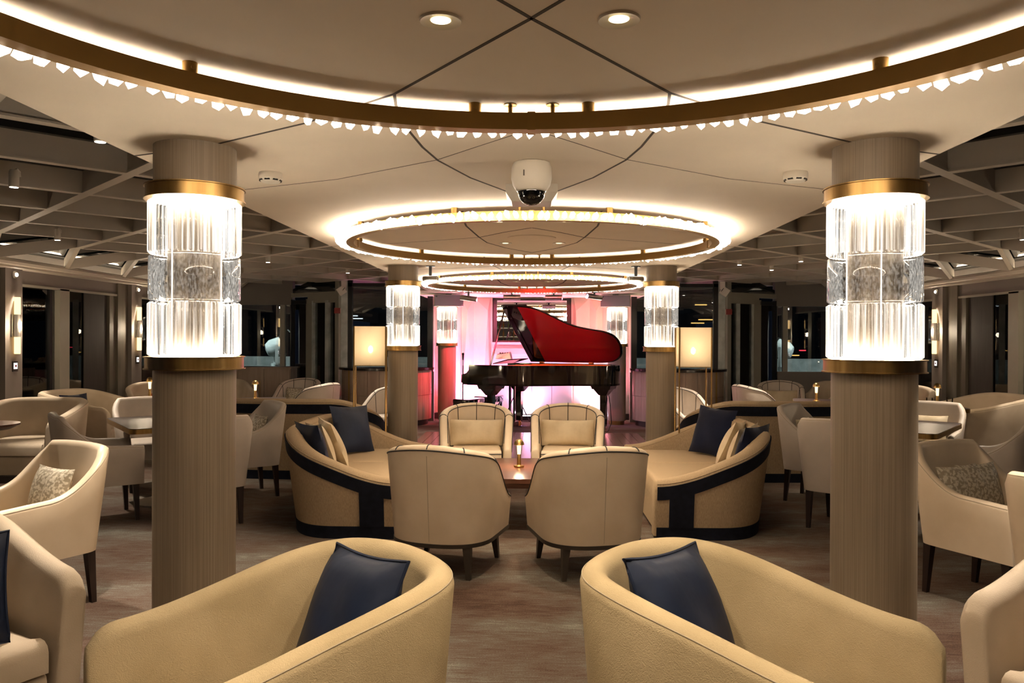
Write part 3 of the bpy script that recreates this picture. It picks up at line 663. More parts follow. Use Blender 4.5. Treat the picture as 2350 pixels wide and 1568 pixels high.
obj('housing', MB().add([(-0.13, -0.1, HC), (0.13, -0.1, HC), (0.13, 0.1, HC), (-0.13, 0.1, HC), (-0.13, -0.1, HC-0.04), (0.13, -0.1, HC-0.04), (0.13, 0.1, HC-0.04), (-0.13, 0.1, HC-0.04), (-0.10, -0.085, HC-0.085), (0.10, -0.085, HC-0.085), (0.10, 0.085, HC-0.085), (-0.10, 0.085, HC-0.085)],
    [(0,1,5,4),(1,2,6,5),(2,3,7,6),(3,0,4,7),(4,5,9,8),(5,6,10,9),(6,7,11,10),(7,4,8,11),(8,9,10,11),(3,2,1,0)]), 'white_plastic', t, False); obj('base_plate', MB().box(-0.12, 0.12, -0.09, 0.09, HC-0.004, HC), 'white_plastic', t, False)
for x, lab in ((-1.225, 'left'), (1.217, 'right')):
    t = thing('smoke_detector', 'white round smoke detector on the ceiling beside the nearest %s column' % lab, 'smoke detector', (x, 3.66, 0))
    obj('body', MB().lathe([(0.052, HC), (0.055, HC-0.012), (0.054, HC-0.030), (0.040, HC-0.045), (0.0, HC-0.047)], 32), 'white_plastic', t)
    for k in range(8):
        a = 2*PI*k/8; obj('vent', MB().box(0.044, 0.0505, -0.012, 0.012, HC-0.0395, HC-0.033), 'black_plastic', t, False, rot=(0, 0, a))
# ceiling spotlights on the lattice beams
can = MB().lathe([(0.0, 0.005), (0.026, 0.0), (0.030, 0.004), (0.030, 0.10), (0.022, 0.115), (0, 0.118)], 20).mesh('can', True); lens = MB().lathe([(0, 0.0), (0.025, 0.0)], 20, cap=False).mesh('lens', True); arm_m = MB().tube([(0, 0, 0.10), (0.0, 0.03, 0.125), (0.0, 0.055, 0.11), (0, 0.06, 0.08)], 0.008, 8).mesh('arm', True)
def atz(u, v, z):
    d = cam_ray(u, v); k = (z-1.5)/d.z; return Vector((0.005, 0, 1.5))+d*k
spots = [(32, 423, 'far left near the raft edge'), (132, 547, 'on the left lattice above the window'), (615, 599, 'left lattice beside the glass column'), (798, 624, 'left lattice before the bar screen'), (1697, 605, 'right lattice nearest the ceiling panel'), (1771, 617, 'right lattice beyond its neighbour'), (1838, 597, 'right lattice beside the near column'), (2348, 546, 'at the right edge of the view'), (230, 317, 'close to the left edge of the ceiling panel'), (None, None, 'close to the right edge of the ceiling panel, out of frame')]
for u, v, lab in spots:
    p = atz(u, v, 2.50) if u is not None else Vector((2.35, 3.55, 2.50))
    t = thing('ceiling_spotlight', 'small white spotlight '+lab, 'spotlight', (p.x, p.y, p.z-0.02), 0, 'white lattice spotlights')
    obj('can', can, 'white_plastic', t); obj('lens', lens, 'spot_glow', t, loc=(0, 0, -0.001)); obj('arm', arm_m, 'white_plastic', t)
    light('SPOT', 'spot_lamp', t, (0, 0, -0.03), L_SPOT, NEUT, aim((-p.x*0.05, -0.1, -1)), 0.02, math.radians(70), 0.6)
# wall sconces, reading spots, sockets on the pilasters
half = MB().lathe([(0.035, 0), (0.035, 0.27)], 14, cap=False, a0=-PI/2, a1=PI/2).mesh('shade_tube', True)
for s, side in ((-1, 'left'), (1, 'right')):
    for y, lab in ((5.95, 'nearest the camera'), (8.78, 'on the nearer visible pilaster'), (11.60, 'on the farther visible pilaster')):
        xx = s*(WX-0.12); rz = 0 if s < 0 else PI
        t = thing('wall_sconce', 'twin glowing wall sconce on the %s wall %s' % (side, lab), 'wall lamp', (xx, y+0.15, 1.30), rz, 'wall sconces')
        obj('back_plate', MB().box(0, 0.02, -0.06, 0.06, 0.20, 0.46), 'alu_frame', t, False)
        def cut_tube(z0, z1, top):
            mb = MB(); n = 12
            for j in range(6):
                for i in range(n+1):
                    a = -PI/2+PI*i/n; fr = j/5; dip = 0.06*(0.5+0.5*math.sin(a)) if (j == 0 and not top) or (j == 5 and top) else 0
                    mb.v.append((0.035+0.05*math.cos(a), 0.10*0+0.05*math.sin(a), z0+(z1-z0)*fr+(0 if not dip else 0)))
            for j in range(5):
                for i in range(n): mb.f.append((j*(n+1)+i, j*(n+1)+i+1, (j+1)*(n+1)+i+1, (j+1)*(n+1)+i))
            return mb
        obj('metal_sleeve', cut_tube(0.20, 0.46, True), 'steel', t); obj('diffuser', MB().lathe([(0.030, 0.005), (0.033, 0.01), (0.033, 0.20)], 14, (0.04, 0, 0)), 'sconce_glow', t); obj('diffuser', MB().lathe([(0.033, 0.46), (0.033, 0.655), (0.030, 0.66)], 14, (0.04, 0, 0)), 'sconce_glow', t)
        light('POINT', 'sconce_lamp', t, (0.13, 0, 0.33), L_SCONCE, WARM2, size=0.05)
        t2 = thing('wall_spotlight', 'chrome eyeball spotlight high on the %s pilaster %s' % (side, lab), 'spotlight', (xx, y+0.15, 2.22), rz, 'chrome pilaster spotlights')
        obj('ring', MB().lathe([(0.045, 0), (0.045, 0.015), (0.03, 0.03)], 20).xf(Matrix.Rotation(PI/2, 4, 'Y')), 'steel', t2); obj('lens', MB().lathe([(0.026, 0.0), (0.02, 0.03), (0, 0.036)], 16).xf(Matrix.Translation((0.006, 0, 0)) @ Matrix.Rotation(PI/2, 4, 'Y')), 'spot_glow', t2)
        light('SPOT', 'wall_spot_lamp', t2, (0.06, 0, -0.02), L_SPOT*0.5, NEUT, aim((0.08, 0, -1)), 0.01, math.radians(40), 0.3)
        sw = thing('wall_socket', 'small lit socket on the %s pilaster %s' % (side, lab), 'socket', (xx, y+0.16, 1.10), rz, 'lit wall sockets')
        obj('plate', MB().box(0, 0.012, -0.045, 0.045, 0, 0.12), 'bronze_leg', sw, False); obj('insert', MB().box(0.012, 0.016, -0.03, 0.03, 0.03, 0.10), 'switch_glow', sw, False); obj('key_slot', MB().lathe([(0.014, 0), (0.014, 0.003)], 12).xf(Matrix.Translation((0.016, 0, 0.065)) @ Matrix.Rotation(PI/2, 4, 'Y')), 'red_plastic', sw)

# ================================================================== SUEDE BARREL CHAIRS
def barrel(name, label, loc, rz, W=0.70, D=0.93, hb=0.80, ha=0.63, m='suede', group='suede barrel chairs', n=2.5, th=0.09, fl=0.06):
    t = thing(name, label, 'armchair', loc, rz, group); zb = 0.07
    path = u_path(W, D/2, -0.06, D/2-0.06, n, 112); hf = lambda s: hb-(hb-ha)*smooth01((s-0.25)/0.75)-(0.085*(1-math.sqrt(1-0.85*((s-0.93)/0.07)**2)) if s > 0.93 else 0)
    obj('shell', shell(path, hf, zb, th, fl, hb, endround=0.010), m, t, ang=60)
    obj('seam', rim_line(path, hf, zb, th, fl, hb, 0.55, 0.0022, 4, 108, 0.0005), 'stitch', t)
    seat_obj('seat_base', path, th+0.004, D/2-0.02, zb+0.01, 0.28, m, t); seat_obj('seat_cushion', path, th+0.006, D/2-0.005, 0.28, 0.40, m, t, r=0.045)
    obj('base', MB().prism([(p.x-q.x*0.05, p.y-q.y*0.05) for p, q in zip(path[0], path[1])], 0.0, 0.075), 'plinth', t)
    return t
barrel('barrel_chair', 'cream suede barrel chair in the foreground, left of the aisle', (-0.745, 2.30, 0), face(-0.825, -0.565))
barrel('barrel_chair', 'cream suede barrel chair in the foreground, right of the aisle', (0.675, 2.36, 0), face(0.85, -0.52))
barrel('barrel_chair', 'pale suede barrel chair cut by the left edge of the photo', (-2.27, 2.82, 0), face(0.85, -0.50), m='suede_pale')
barrel('barrel_chair', 'pale suede barrel chair cut by the right edge of the photo', (2.09, 2.66, 0), face(-0.85, -0.50), m='suede_pale')
def cushion(label, cat, w, h, t_, m, loc, heading, lean, roll=0, pipe=None, crease=0, seed=1, group='scatter cushions', name='cushion'):
    o = pillow(name, w, h, t_, m, None, pipe, crease=crease, seed=seed); put(o, loc, heading, lean, roll); tag(o, label, cat, group); return o
cushion('dark blue satin cushion leaning in the left foreground barrel chair', 'cushion', 0.48, 0.47, 0.17, 'navy_satin', (-0.63, 2.33, 0.395), (-0.80, -0.60), 0.42, -0.10, 'navy_satin', seed=3)
cushion('blue satin cushion leaning in the right foreground barrel chair', 'cushion', 0.48, 0.47, 0.17, 'navy_satin', (0.555, 2.39, 0.395), (0.82, -0.57), 0.42, 0.10, 'navy_satin', seed=4)
cushion('dark blue cushion at the very left edge of the photo', 'cushion', 0.40, 0.40, 0.14, 'navy_satin', (-2.03, 2.66, 0.395), (0.6, -0.8), 0.25, 0, 'navy_satin', seed=5)
# suede seating along the windows
barrel('barrel_sofa', 'pale suede armchair cut by the left edge, by the window wall', (-5.42, 8.35, 0), face(0.05, -1), W=0.95, D=0.9, m='suede_pale', hb=0.82, ha=0.66, group='suede window seats')
barrel('barrel_sofa', 'suede sofa side on below the left sconce, holding a navy cushion', (-5.42, 9.55, 0), face(1, -0.02), W=0.95, D=0.95, m='suede_pale', hb=0.85, ha=0.68, group='suede window seats')
barrel('barrel_sofa', 'suede sofa with an orange cushion under the left window', (-5.15, 11.3, 0), face(0.55, -0.83), W=1.25, D=0.95, m='suede_pale', hb=0.85, ha=0.66, group='suede window seats')
barrel('barrel_sofa', 'small suede armchair behind the left lamp table by the window', (-5.1, 12.9, 0), face(0.6, -0.8), W=0.8, D=0.85, m='suede_pale', hb=0.80, ha=0.62, group='suede window seats')
barrel('barrel_sofa', 'suede sofa side on at the right edge behind the grey chair', (5.50, 9.75, 0), face(-1, -0.02), W=0.95, D=0.95, m='suede_pale', hb=0.85, ha=0.70, group='suede window seats')
barrel('barrel_sofa', 'suede sofa in shade under the right window, behind the drinking glasses', (5.08, 11.5, 0), face(-0.55, -0.83), W=1.25, D=0.95, m='suede_pale', hb=0.85, ha=0.66, group='suede window seats')
barrel('barrel_sofa', 'suede armchair partly behind the near right column by the window', (5.15, 13.3, 0), face(-0.6, -0.8), W=0.8, D=0.85, m='suede_pale', hb=0.80, ha=0.62, group='suede window seats')
cushion('navy cushion peeping over the left window sofa', 'cushion', 0.40, 0.40, 0.14, 'navy_velvet', (-5.62, 9.62, 0.405), (0.9, -0.3), 0.25, seed=6)
cushion('orange lumbar cushion on the left window sofa', 'cushion', 0.62, 0.30, 0.13, 'orange_pillow', (-5.22, 11.33, 0.405), (0.55, -0.83), 0.3, seed=7)

# ================================================================== BANDED LINEN SOFAS
def banded(label, loc, rz, W, D, hb, ha, n=2.6, group='linen sofas with navy bands'):
    t = thing('banded_sofa', label, 'sofa', loc, rz, group); zb = 0.03; th = 0.13; fl = 0.10
    path = u_path(W, D/2, 0.02, D/2+0.02, n, 72); hf = lambda s: hb-(hb-ha)*smooth01((s-0.32)/0.68)
    obj('shell', shell(path, hf, zb, th, fl, hb, endround=0.02), 'linen', t, ang=60)
    obj('rim_band', strip(path, lambda s: hf(s)-0.155, lambda s: hf(s)-0.055, zb, fl, hb), 'navy_fabric', t)
    for i0, i1 in ((2, 6), (66, 70)): obj('arm_band', strip(path, lambda s: 0.09, lambda s: hf(s)-0.10, zb, fl, hb, 0.0065, i0, i1), 'navy_fabric', t)
    obj('base_band', strip(path, lambda s: 0.0, lambda s: 0.095, zb, fl, hb, 0.004), 'navy_fabric', t)
    obj('seam', rim_line(path, hf, zb, th, fl, hb, 0.45, 0.003, 0, 72, 0.001), 'linen', t); obj('seam', rim_line(path, hf, zb, th, fl, hb, PI-0.55, 0.003, 0, 72, 0.001), 'linen', t)
    poly = seat_poly(path, th+0.005, D/2-0.01); obj('seat_base', MB().prism(poly, 0.04, 0.26), 'linen', t)
    for s in (-1, 1):
        half = [p for p in poly if p[0]*s >= 0.004]; half = [(0.004*s, half[0][1])]+half if s > 0 else half
        q = [p for p in poly if p[0]*s > 0.005]
        ymin = min(p[1] for p in poly)
        q = (q+[(0.005, ymin), (0.005, D/2-0.01)]) if s > 0 else ([(-0.005, D/2-0.01), (-0.005, ymin)]+q)
        obj('seat_cushion', MB().prism(q, 0.262, 0.43, round_=0.035), 'linen', t)
    return t
banded('curved linen sofa with navy band facing the coffee table, left side', (-1.46, 6.80, 0), face(1, 0), 1.92, 0.92, 0.79, 0.46)
banded('curved linen sofa with navy band facing the coffee table, right side', (1.40, 6.86, 0), face(-1, 0), 1.92, 0.92, 0.79, 0.46)
banded('long linen sofa seen from behind, between the left dining chairs and floor lamp', (-2.66, 8.75, 0), face(0.05, 1), 1.9, 0.95, 0.86, 0.5)
banded('long linen sofa seen from behind, between the right dining chairs and floor lamp', (2.68, 8.80, 0), face(-0.05, 1), 1.9, 0.95, 0.86, 0.5)
for s, side in ((-1, 'left'), (1, 'right')):
    o = 0.0 if s < 0 else 0.05; nm = 'navy_satin' if s < 0 else 'navy_velvet'
    cushion('dark navy cushion nearest the camera on the %s curved sofa' % side, 'cushion', 0.42, 0.42, 0.14, nm, (s*1.68, 6.22+o, 0.43), (-s*0.75, 0.66), 0.30, 0, None, seed=10)
    cushion('cream cushion behind the near navy one on the %s curved sofa' % side, 'cushion', 0.42, 0.40, 0.13, 'cream_pillow', (s*1.66, 6.44+o, 0.43), (-s*0.80, 0.55), 0.35, 0.06, None, seed=11)
    cushion('cream cushion in the middle of the %s curved sofa' % side, 'cushion', 0.42, 0.42, 0.13, 'cream_pillow', (s*1.60, 6.62+o, 0.43), (-s*0.85, 0.45), 0.40, -0.08, None, seed=12)
    cushion('navy cushion at the far end of the %s curved sofa' % side, 'cushion', 0.46, 0.46, 0.15, nm, (s*1.62, 7.25+o, 0.43), (-s*0.82, -0.57), 0.30, 0.05, None, seed=13)

# ================================================================== LEATHER TUB CHAIRS
def tub(label, loc, rz, m='leather_cream', pil=None, group='leather tub chairs'):
    t = thing('tub_chair', label, 'armchair', loc, rz, group); zb = 0.22; hb = 0.84; th = 0.08; fl = 0.055
    path = u_path(0.655, 0.30, -0.04, 0.30, 2.5, 56); hf = lambda s: hb-0.055*(s/0.42)**2 if s < 0.42 else hb-0.055-(hb-0.055-0.45)*(0.35*(s-0.42)/0.58+0.65*smooth01((s-0.42)/0.58))
    obj('shell', shell(path, hf, zb, th, fl, hb, endround=0.012), m, t, ang=60)
    obj('piping', rim_line(path, hf, zb, th, fl, hb, 0.25, 0.0045, 0, 56), 'piping_dark', t); obj('piping', rim_line(path, hf, zb, th, fl, hb, PI-0.35, 0.0045, 4, 52), 'piping_dark', t)
    out, nr, S, T = path
    for i in (13, 21, 28, 35, 43):            # seams over the rim and down the inner back
        pts = []; h = hf(S[i]); R = th/2
        for k in range(8):
            a = PI*k/7; fo = offs(h-R, zb, hb, fl); pts.append((fo-R+(R+0.002)*math.cos(a), h-R+(R+0.002)*math.sin(a)))
        for k in range(1, 6): z = h-R-(h-R-0.42)*k/5; pts.append((offs(z, zb, hb, fl)-th-0.002, z))
        obj('seam_piping', MB().tube([(out[i].x+nr[i].x*o_, out[i].y+nr[i].y*o_, z) for o_, z in pts[1:]], 0.004, 6), 'piping_dark', t)
    i = 28; pts = [(0, out[i].y-offs(z, zb, hb, fl)-0.0005, z) for z in [0.235+0.09*k for k in range(7)]]
    obj('back_seam', MB().tube(pts, 0.0022, 5), 'stitch', t)
    seat_obj('seat', path, th+0.002, 0.305, 0.235, 0.43, m, t, r=0.03)
    poly = seat_poly(path, th-0.002, 0.309); obj('seat_piping', MB().tube([(x, y, 0.40) for x, y in poly], 0.0045, 6, True), 'piping_dark', t)
    obj('base_frame', MB().prism(seat_poly(path, -0.004, 0.308), 0.197, 0.222), 'bronze_leg', t)
    for x, y, dx, dy in ((0.24, 0.24, 0.02, 0.02), (-0.24, 0.24, -0.02, 0.02), (0.22, -0.25, 0.02, -0.03), (-0.22, -0.25, -0.02, -0.03)):
        obj('leg', MB().taper(x, y, 0, 0.2, 0.028, 0.05, dx, dy), 'bronze_leg', t, False)
    return t
def lumbar(label, c, f, m='cream_pillow', w=0.56, h=0.27, z=0.425, back=0.11, seed=20):
    return cushion(label, 'cushion', w, h, 0.12, m, (c[0]-f[0]*back, c[1]-f[1]*back, z), f, 0.28, 0, None, 0.35, seed, 'lumbar pillows', 'lumbar_pillow')
tub('cream leather tub chair with its back to the camera, left of the coffee table lamp', (-0.545, 5.20, 0), face(0.25, 0.968))
tub('cream leather tub chair with its back to the camera, right of the coffee table lamp', (0.37, 5.20, 0), face(-0.25, 0.968))
tub('cream leather tub chair facing the camera, left one in front of the piano', (-0.545, 7.78, 0), face(0.06, -1)); lumbar('beige lumbar pillow on the left tub chair in front of the piano', (-0.545, 7.78), (0.06, -1))
tub('cream leather tub chair facing the camera, right one in front of the piano', (0.36, 7.80, 0), face(-0.06, -1)); lumbar('beige lumbar pillow on the right tub chair in front of the piano', (0.36, 7.80), (-0.06, -1), seed=21)
tub('grey leather tub chair with brocade pillow by the cabinet, far left', (-3.85, 12.7, 0), face(-0.25, -0.97), 'leather_grey', group='far tub chairs'); lumbar('brocade pillow on the far left tub chair', (-3.85, 12.7), (-0.25, -0.97), 'brocade', seed=22)
tub('grey leather tub chair seen from behind, far left beside the door', (-3.30, 11.75, 0), face(-0.85, 0.35), 'leather_grey', group='far tub chairs')
tub('grey leather tub chair with pale pillow by the window, far right', (4.02, 12.75, 0), face(-0.20, -0.98), 'leather_grey', group='far tub chairs'); lumbar('pale green pillow on the far right tub chair', (4.02, 12.75), (-0.20, -0.98), 'cream_pillow', seed=23)
tub('grey leather tub chair seen from the side, far right beside the door', (3.42, 11.85, 0), face(0.92, 0.25), 'leather_grey', group='far tub chairs')
tub('pale tub chair just showing behind the left floor lamp', (-2.05, 10.9, 0), face(-0.6, -0.8), 'leather_grey', group='far tub chairs')
tub('pale tub chair just showing behind the right floor lamp', (2.15, 10.9, 0), face(0.6, -0.8), 'leather_grey', group='far tub chairs')

# ================================================================== DINING CHAIRS
def dining(label, loc, rz, m='leather_grey', group='upholstered dining chairs'):
    t = thing('dining_chair', label, 'chair', loc, rz, group); zb = 0.30; hb = 0.89; th = 0.06; fl = 0.07
    path = u_path(0.56, 0.28, -0.10, 0.19, 5.0, 60)
    hf = lambda s: hb-0.008*(s/0.3)**2 if s < 0.30 else hb-0.008-(hb-0.008-0.63)*(1-(1-min(1, (s-0.30)/0.42))**2.2) - 0.012*max(0, (s-0.72)/0.28)
    obj('shell', shell(path, hf, zb, th, fl, hb, endround=0.012), m, t, ang=55)
    obj('seam', rim_line(path, hf, zb, th, fl, hb, 0.5, 0.0022, 0, 60, 0.0005), 'stitch', t)
    seat_obj('seat', path, th+0.003, 0.283, 0.31, 0.475, m, t, r=0.03)
    for x, y, dx, dy in ((0.235, 0.235, 0.0, 0.015), (-0.235, 0.235, 0.0, 0.015), (0.225, -0.235, 0.0, -0.025), (-0.225, -0.235, 0.0, -0.025)):
        obj('leg', MB().taper(x, y, 0, 0.315, 0.028, 0.048, dx, dy), 'leg_wood', t, False)
    return t
E1L, E2L = (0.61, -0.79), (0.79, 0.61)
D_ = [('large dining chair with brocade pillow at the left edge, nearest the camera', (-2.80, 4.27), (-0.49, -0.87), 'leather_cream'),
      ('grey dining chair pushed up to the left brass edged table, back towards the camera', (-3.58, 6.42), (0.79, 0.61), 'leather_grey'),
      ('pale dining chair at the far end of the left brass edged table', (-3.82, 7.82), (0.61, -0.79), 'leather_grey'),
      ('dining chair mostly hidden by the near left column', (-2.68, 6.36), (-0.61, 0.79), 'leather_grey'),
      ('dining chair with shiny pillow right of the near left column', (-2.75, 7.42), (-0.79, -0.61), 'leather_grey'),
      ('large cream dining chair with patterned pillows right of the near right column', (2.68, 4.62), (0.45, -0.89), 'leather_cream'),
      ('pale dining chair showing only its back corner at the right edge', (2.68, 3.70), (0.89, 0.45), 'leather_cream'),
      ('dining chair with its back to the camera, half behind the near right column', (2.56, 6.40), (0.63, 0.77), 'leather_grey'),
      ('dining chair facing right beside the near right column, small pillow on it', (2.72, 7.42), (0.79, -0.61), 'leather_grey'),
      ('grey dining chair in shade at the right brass edged table, back to the camera', (3.62, 6.35), (-0.79, 0.61), 'leather_grey'),
      ('pale dining chair with green pillow at the far end of the right brass edged table', (3.86, 7.82), (-0.61, -0.79), 'leather_grey')]
for lab, c, f, m in D_: dining(lab, (c[0], c[1], 0), face(*f), m)
def dp(label, i, m, seed, w=0.36, h=0.30, side=0.0):
    c, f = D_[i][1], D_[i][2]; n = (-f[1], f[0])
    return lumbar(label, (c[0]+n[0]*side, c[1]+n[1]*side), f, m, w, h, 0.47, 0.10, seed)
dp('brocade pillow on the large dining chair at the left edge', 0, 'brocade', 30); dp('shiny brocade pillow on the chair right of the near left column', 4, 'brocade', 31)
dp('brocade pillow on the large cream dining chair at the right', 5, 'brocade', 32, side=-0.07); dp('second brocade pillow, half behind the near right column', 5, 'brocade', 33, side=0.10)
dp('pale pillow on the dining chair left of the near right column', 8, 'cream_pillow', 34); dp('pale green pillow on the chair at the far end of the right table', 10, 'cream_pillow', 35)

# ================================================================== TABLES AND TABLE LAMPS
def rrect(a, b, r, n=5):
    P = []
    for cx_, cy_, q in ((a/2-r, b/2-r, 0), (-a/2+r, b/2-r, 1), (-a/2+r, -b/2+r, 2), (a/2-r, -b/2+r, 3)):
        for k in range(n+1):
            an = PI/2*(q+k/n); P.append((cx_+r*math.cos(an), cy_+r*math.sin(an)))
    return P
def brass_table(label, loc, rz, a, b, r=0.07, h=0.74):
    t = thing('brass_edged_table', label, 'table', loc, rz, 'brass edged tables')
    obj('top', MB().prism(rrect(a, b, r), h-0.03, h), 'table_dark', t); obj('brass_edge', MB().prism(rrect(a+0.004, b+0.004, r), h-0.045, h-0.004), 'brass', t)
    obj('stem', MB().lathe([(0.045, 0.02), (0.04, h-0.05)], 20), 'bronze_leg', t); obj('foot', MB().lathe([(0.26, 0), (0.26, 0.012), (0.06, 0.03)], 36), 'steel', t)
    return t
brass_table('dark brass edged table behind the near left column', (-3.34, 7.10, 0), math.atan2(-0.79, 0.61), 1.15, 0.80)
brass_table('dark brass edged table behind the near right column', (3.32, 7.15, 0), math.atan2(-0.79, -0.61), 1.15, 0.80)
brass_table('dark brass edged table cut by the right edge of the photo', (3.12, 3.98, 0), math.atan2(-0.79, -0.61), 1.0, 0.80, 0.10)
brass_table('small dark lamp table by the left window sofa', (-4.62, 9.75, 0), 0.2, 0.7, 0.7, 0.10)
brass_table('small dark lamp table by the right window sofa', (4.62, 9.25, 0), -0.2, 0.7, 0.7, 0.10)
brass_table('small pale lit lamp table right of the near left column', (-3.35, 9.72, 0), 0.3, 0.55, 0.55, 0.08); brass_table('small lamp table behind the long right sofa', (3.62, 10.0, 0), -0.3, 0.6, 0.6, 0.08)
t = thing('side_table', 'round tapered wooden table top at the left edge', 'table', (-4.78, 6.75, 0)); obj('top', MB().lathe([(0.20, 0.69), (0.27, 0.725), (0.27, 0.74)], 32), 'walnut', t); obj('stem', MB().lathe([(0.03, 0.02), (0.03, 0.69)], 16), 'bronze_leg', t); obj('foot', MB().lathe([(0.2, 0), (0.2, 0.012), (0.04, 0.025)], 28), 'bronze_leg', t)
t = thing('coffee_table', 'low walnut coffee table between the tub chairs', 'table', (-0.09, 6.52, 0))
obj('top', MB().prism(rrect(1.20, 1.06, 0.06), 0.395, 0.43), 'walnut', t); obj('apron', MB().prism(rrect(1.12, 0.98, 0.04), 0.35, 0.395), 'walnut', t)
for sx in (-1, 1):
    for sy in (-1, 1): obj('leg', MB().taper(sx*0.50, sy*0.42, 0, 0.36, 0.03, 0.05, sx*0.02, sy*0.02), 'bronze_leg', t, False)
def mushroom(label, loc, k=1.0, power=1.0):
    t = thing('table_lamp', label, 'table lamp', loc, 0, 'brass mushroom lamps'); h = 0.235*k
    obj('base', MB().lathe([(0.042, 0), (0.043, 0.012), (0.040, 0.016), (0.020, 0.020), (0.0185, 0.024)], 24), 'brass', t)
    obj('stem', MB().lathe([(0.0180, 0.022), (0.0130, h*0.55), (0.0150, h*0.80)], 20), 'brass', t); obj('light_guide', MB().lathe([(0.0135, h*0.42), (0.0160, h*0.62), (0.0185, h*0.80)], 20, cap=False), 'lamp_stem_glow', t)
    obj('cap', MB().lathe([(0.042, h*0.79), (0.044, h*0.795), (0.040, h*0.88), (0.028, h*0.96), (0.010, h*0.998), (0.0, h)], 28), 'brass', t)
    light('POINT', 'lamp_glow', t, (0, -0.055, h*0.70), L_TABLE*power, WARM, size=0.015)
    light('POINT', 'lamp_glow', t, (0, 0.055, h*0.70), L_TABLE*power, WARM, size=0.015)
    return t
mushroom('brass mushroom lamp glowing on the low coffee table', (-0.10, 6.56, 0.4301), 1.0, 1.6)
mushroom('brass mushroom lamp left of the near left column, by the window sofa', (-4.72, 9.60, 0.7401), 1.15); mushroom('brass mushroom lamp beside the two drinking glasses', (4.68, 9.18, 0.7401), 1.15)
mushroom('brass mushroom lamp just right of the near left column', (-3.42, 9.65, 0.7401), 1.0); mushroom('brass mushroom lamp behind the long right sofa', (3.52, 9.80, 0.7401), 1.0)
for x, y, lab in ((4.56, 9.12, 'drinking glass left of the right window lamp'), (4.80, 9.14, 'drinking glass right of the right window lamp')):
    tag(obj('drinking_glass', MB().lathe([(0.0, 0.004), (0.030, 0.0), (0.036, 0.105), (0.034, 0.105), (0.028, 0.008), (0.0, 0.010)], 20, cap=False), 'clear_glass', loc=(x, y, 0.7402)), lab, 'glass', 'drinking glasses')

# ================================================================== FLOOR LAMPS
def floor_lamp(label, loc, rz):
    t = thing('floor_lamp', label, 'floor lamp', loc, rz, 'square shade floor lamps'); a = 0.15
    shd = MB()
    for (x0, y0), (x1, y1) in (((-a, -a), (a, -a)), ((a, -a), (a, a)), ((a, a), (-a, a)), ((-a, a), (-a, -a))):
        shd.add([(x0, y0, 1.23), (x1, y1, 1.23), (x1, y1, 1.62), (x0, y0, 1.62)], [(0, 1, 2, 3)])
    obj('shade', shd, 'lamp_shade', t, False)
    obj('shade_frame', MB().box(-a, a, -a-0.004, -a+0.004, 1.225, 1.233).box(-a, a, a-0.004, a+0.004, 1.225, 1.233).box(-a-0.004, -a+0.004, -a, a, 1.225, 1.233).box(a-0.004, a+0.004, -a, a, 1.225, 1.233), 'brass', t, False)
    for sx in (-1, 1):
        for sy in (-1, 1): obj('leg', MB().tube([(sx*(a+0.006), sy*(a+0.006), 0), (sx*(a+0.006), sy*(a+0.006), 1.62)], 0.008, 8), 'brass', t)
    obj('cross_bar', MB().box(-a, a, -0.006, 0.006, 1.24, 1.25).box(-0.006, 0.006, -a, a, 1.24, 1.25).box(-a, a, -0.006, 0.006, 0.02, 0.03).box(-0.006, 0.006, -a, a, 0.02, 0.03), 'brass', t, False)
    obj('bulb_holder', MB().lathe([(0.012, 1.25), (0.012, 1.35)], 10), 'brass', t); obj('bulb', MB().lathe([(0.0, 1.35), (0.022, 1.37), (0.026, 1.40), (0.0, 1.43)], 14), 'bulb', t)
    light('POINT', 'bulb_lamp', t, (0, 0, 1.45), L_FLOOR, WARM2, size=0.04)
floor_lamp('brass floor lamp with square shade beside the left curved sofa', (-1.63, 7.92, 0), 0.16); floor_lamp('brass floor lamp with square shade beside the right curved sofa', (1.62, 7.92, 0), -0.05)

# ================================================================== GRAND PIANO
PH = 24; ph = math.radians(-PH)
piano = thing('grand_piano', 'black grand piano on the stage with its lid open, inside lit red', 'piano', (-1.00, 12.50, 0), ph)
# local: u = +X along the length (keyboard at 0), w = +Y across (0 = treble side towards the camera)
def curve_side():
    P = [(0, 0), (0.35, 0.0), (0.62, 0.0), (0.85, 0.03), (1.05, 0.13), (1.22, 0.28), (1.38, 0.43), (1.55, 0.54), (1.75, 0.61), (1.95, 0.67), (2.08, 0.76), (2.14, 0.90), (2.15, 1.08), (2.10, 1.26), (1.98, 1.40), (1.80, 1.47), (1.4, 1.48), (0.9, 1.48), (0.4, 1.48), (0, 1.48)]
    # refine with Catmull-Rom between the inner points
    out = [P[0]]
    for i in range(1, len(P)-2):
        p0, p1, p2, p3 = [Vector(q) for q in P[i-1:i+3]]
        for k in range(4):
            t = k/4; out.append(tuple(0.5*((2*p1)+(p2-p0)*t+(2*p0-5*p1+4*p2-p3)*t*t+(3*p1-p0-3*p2+p3)*t**3)))
    return out+[P[-2], P[-1]]
CS = curve_side(); ZC0, ZC1 = 0.765, 1.085
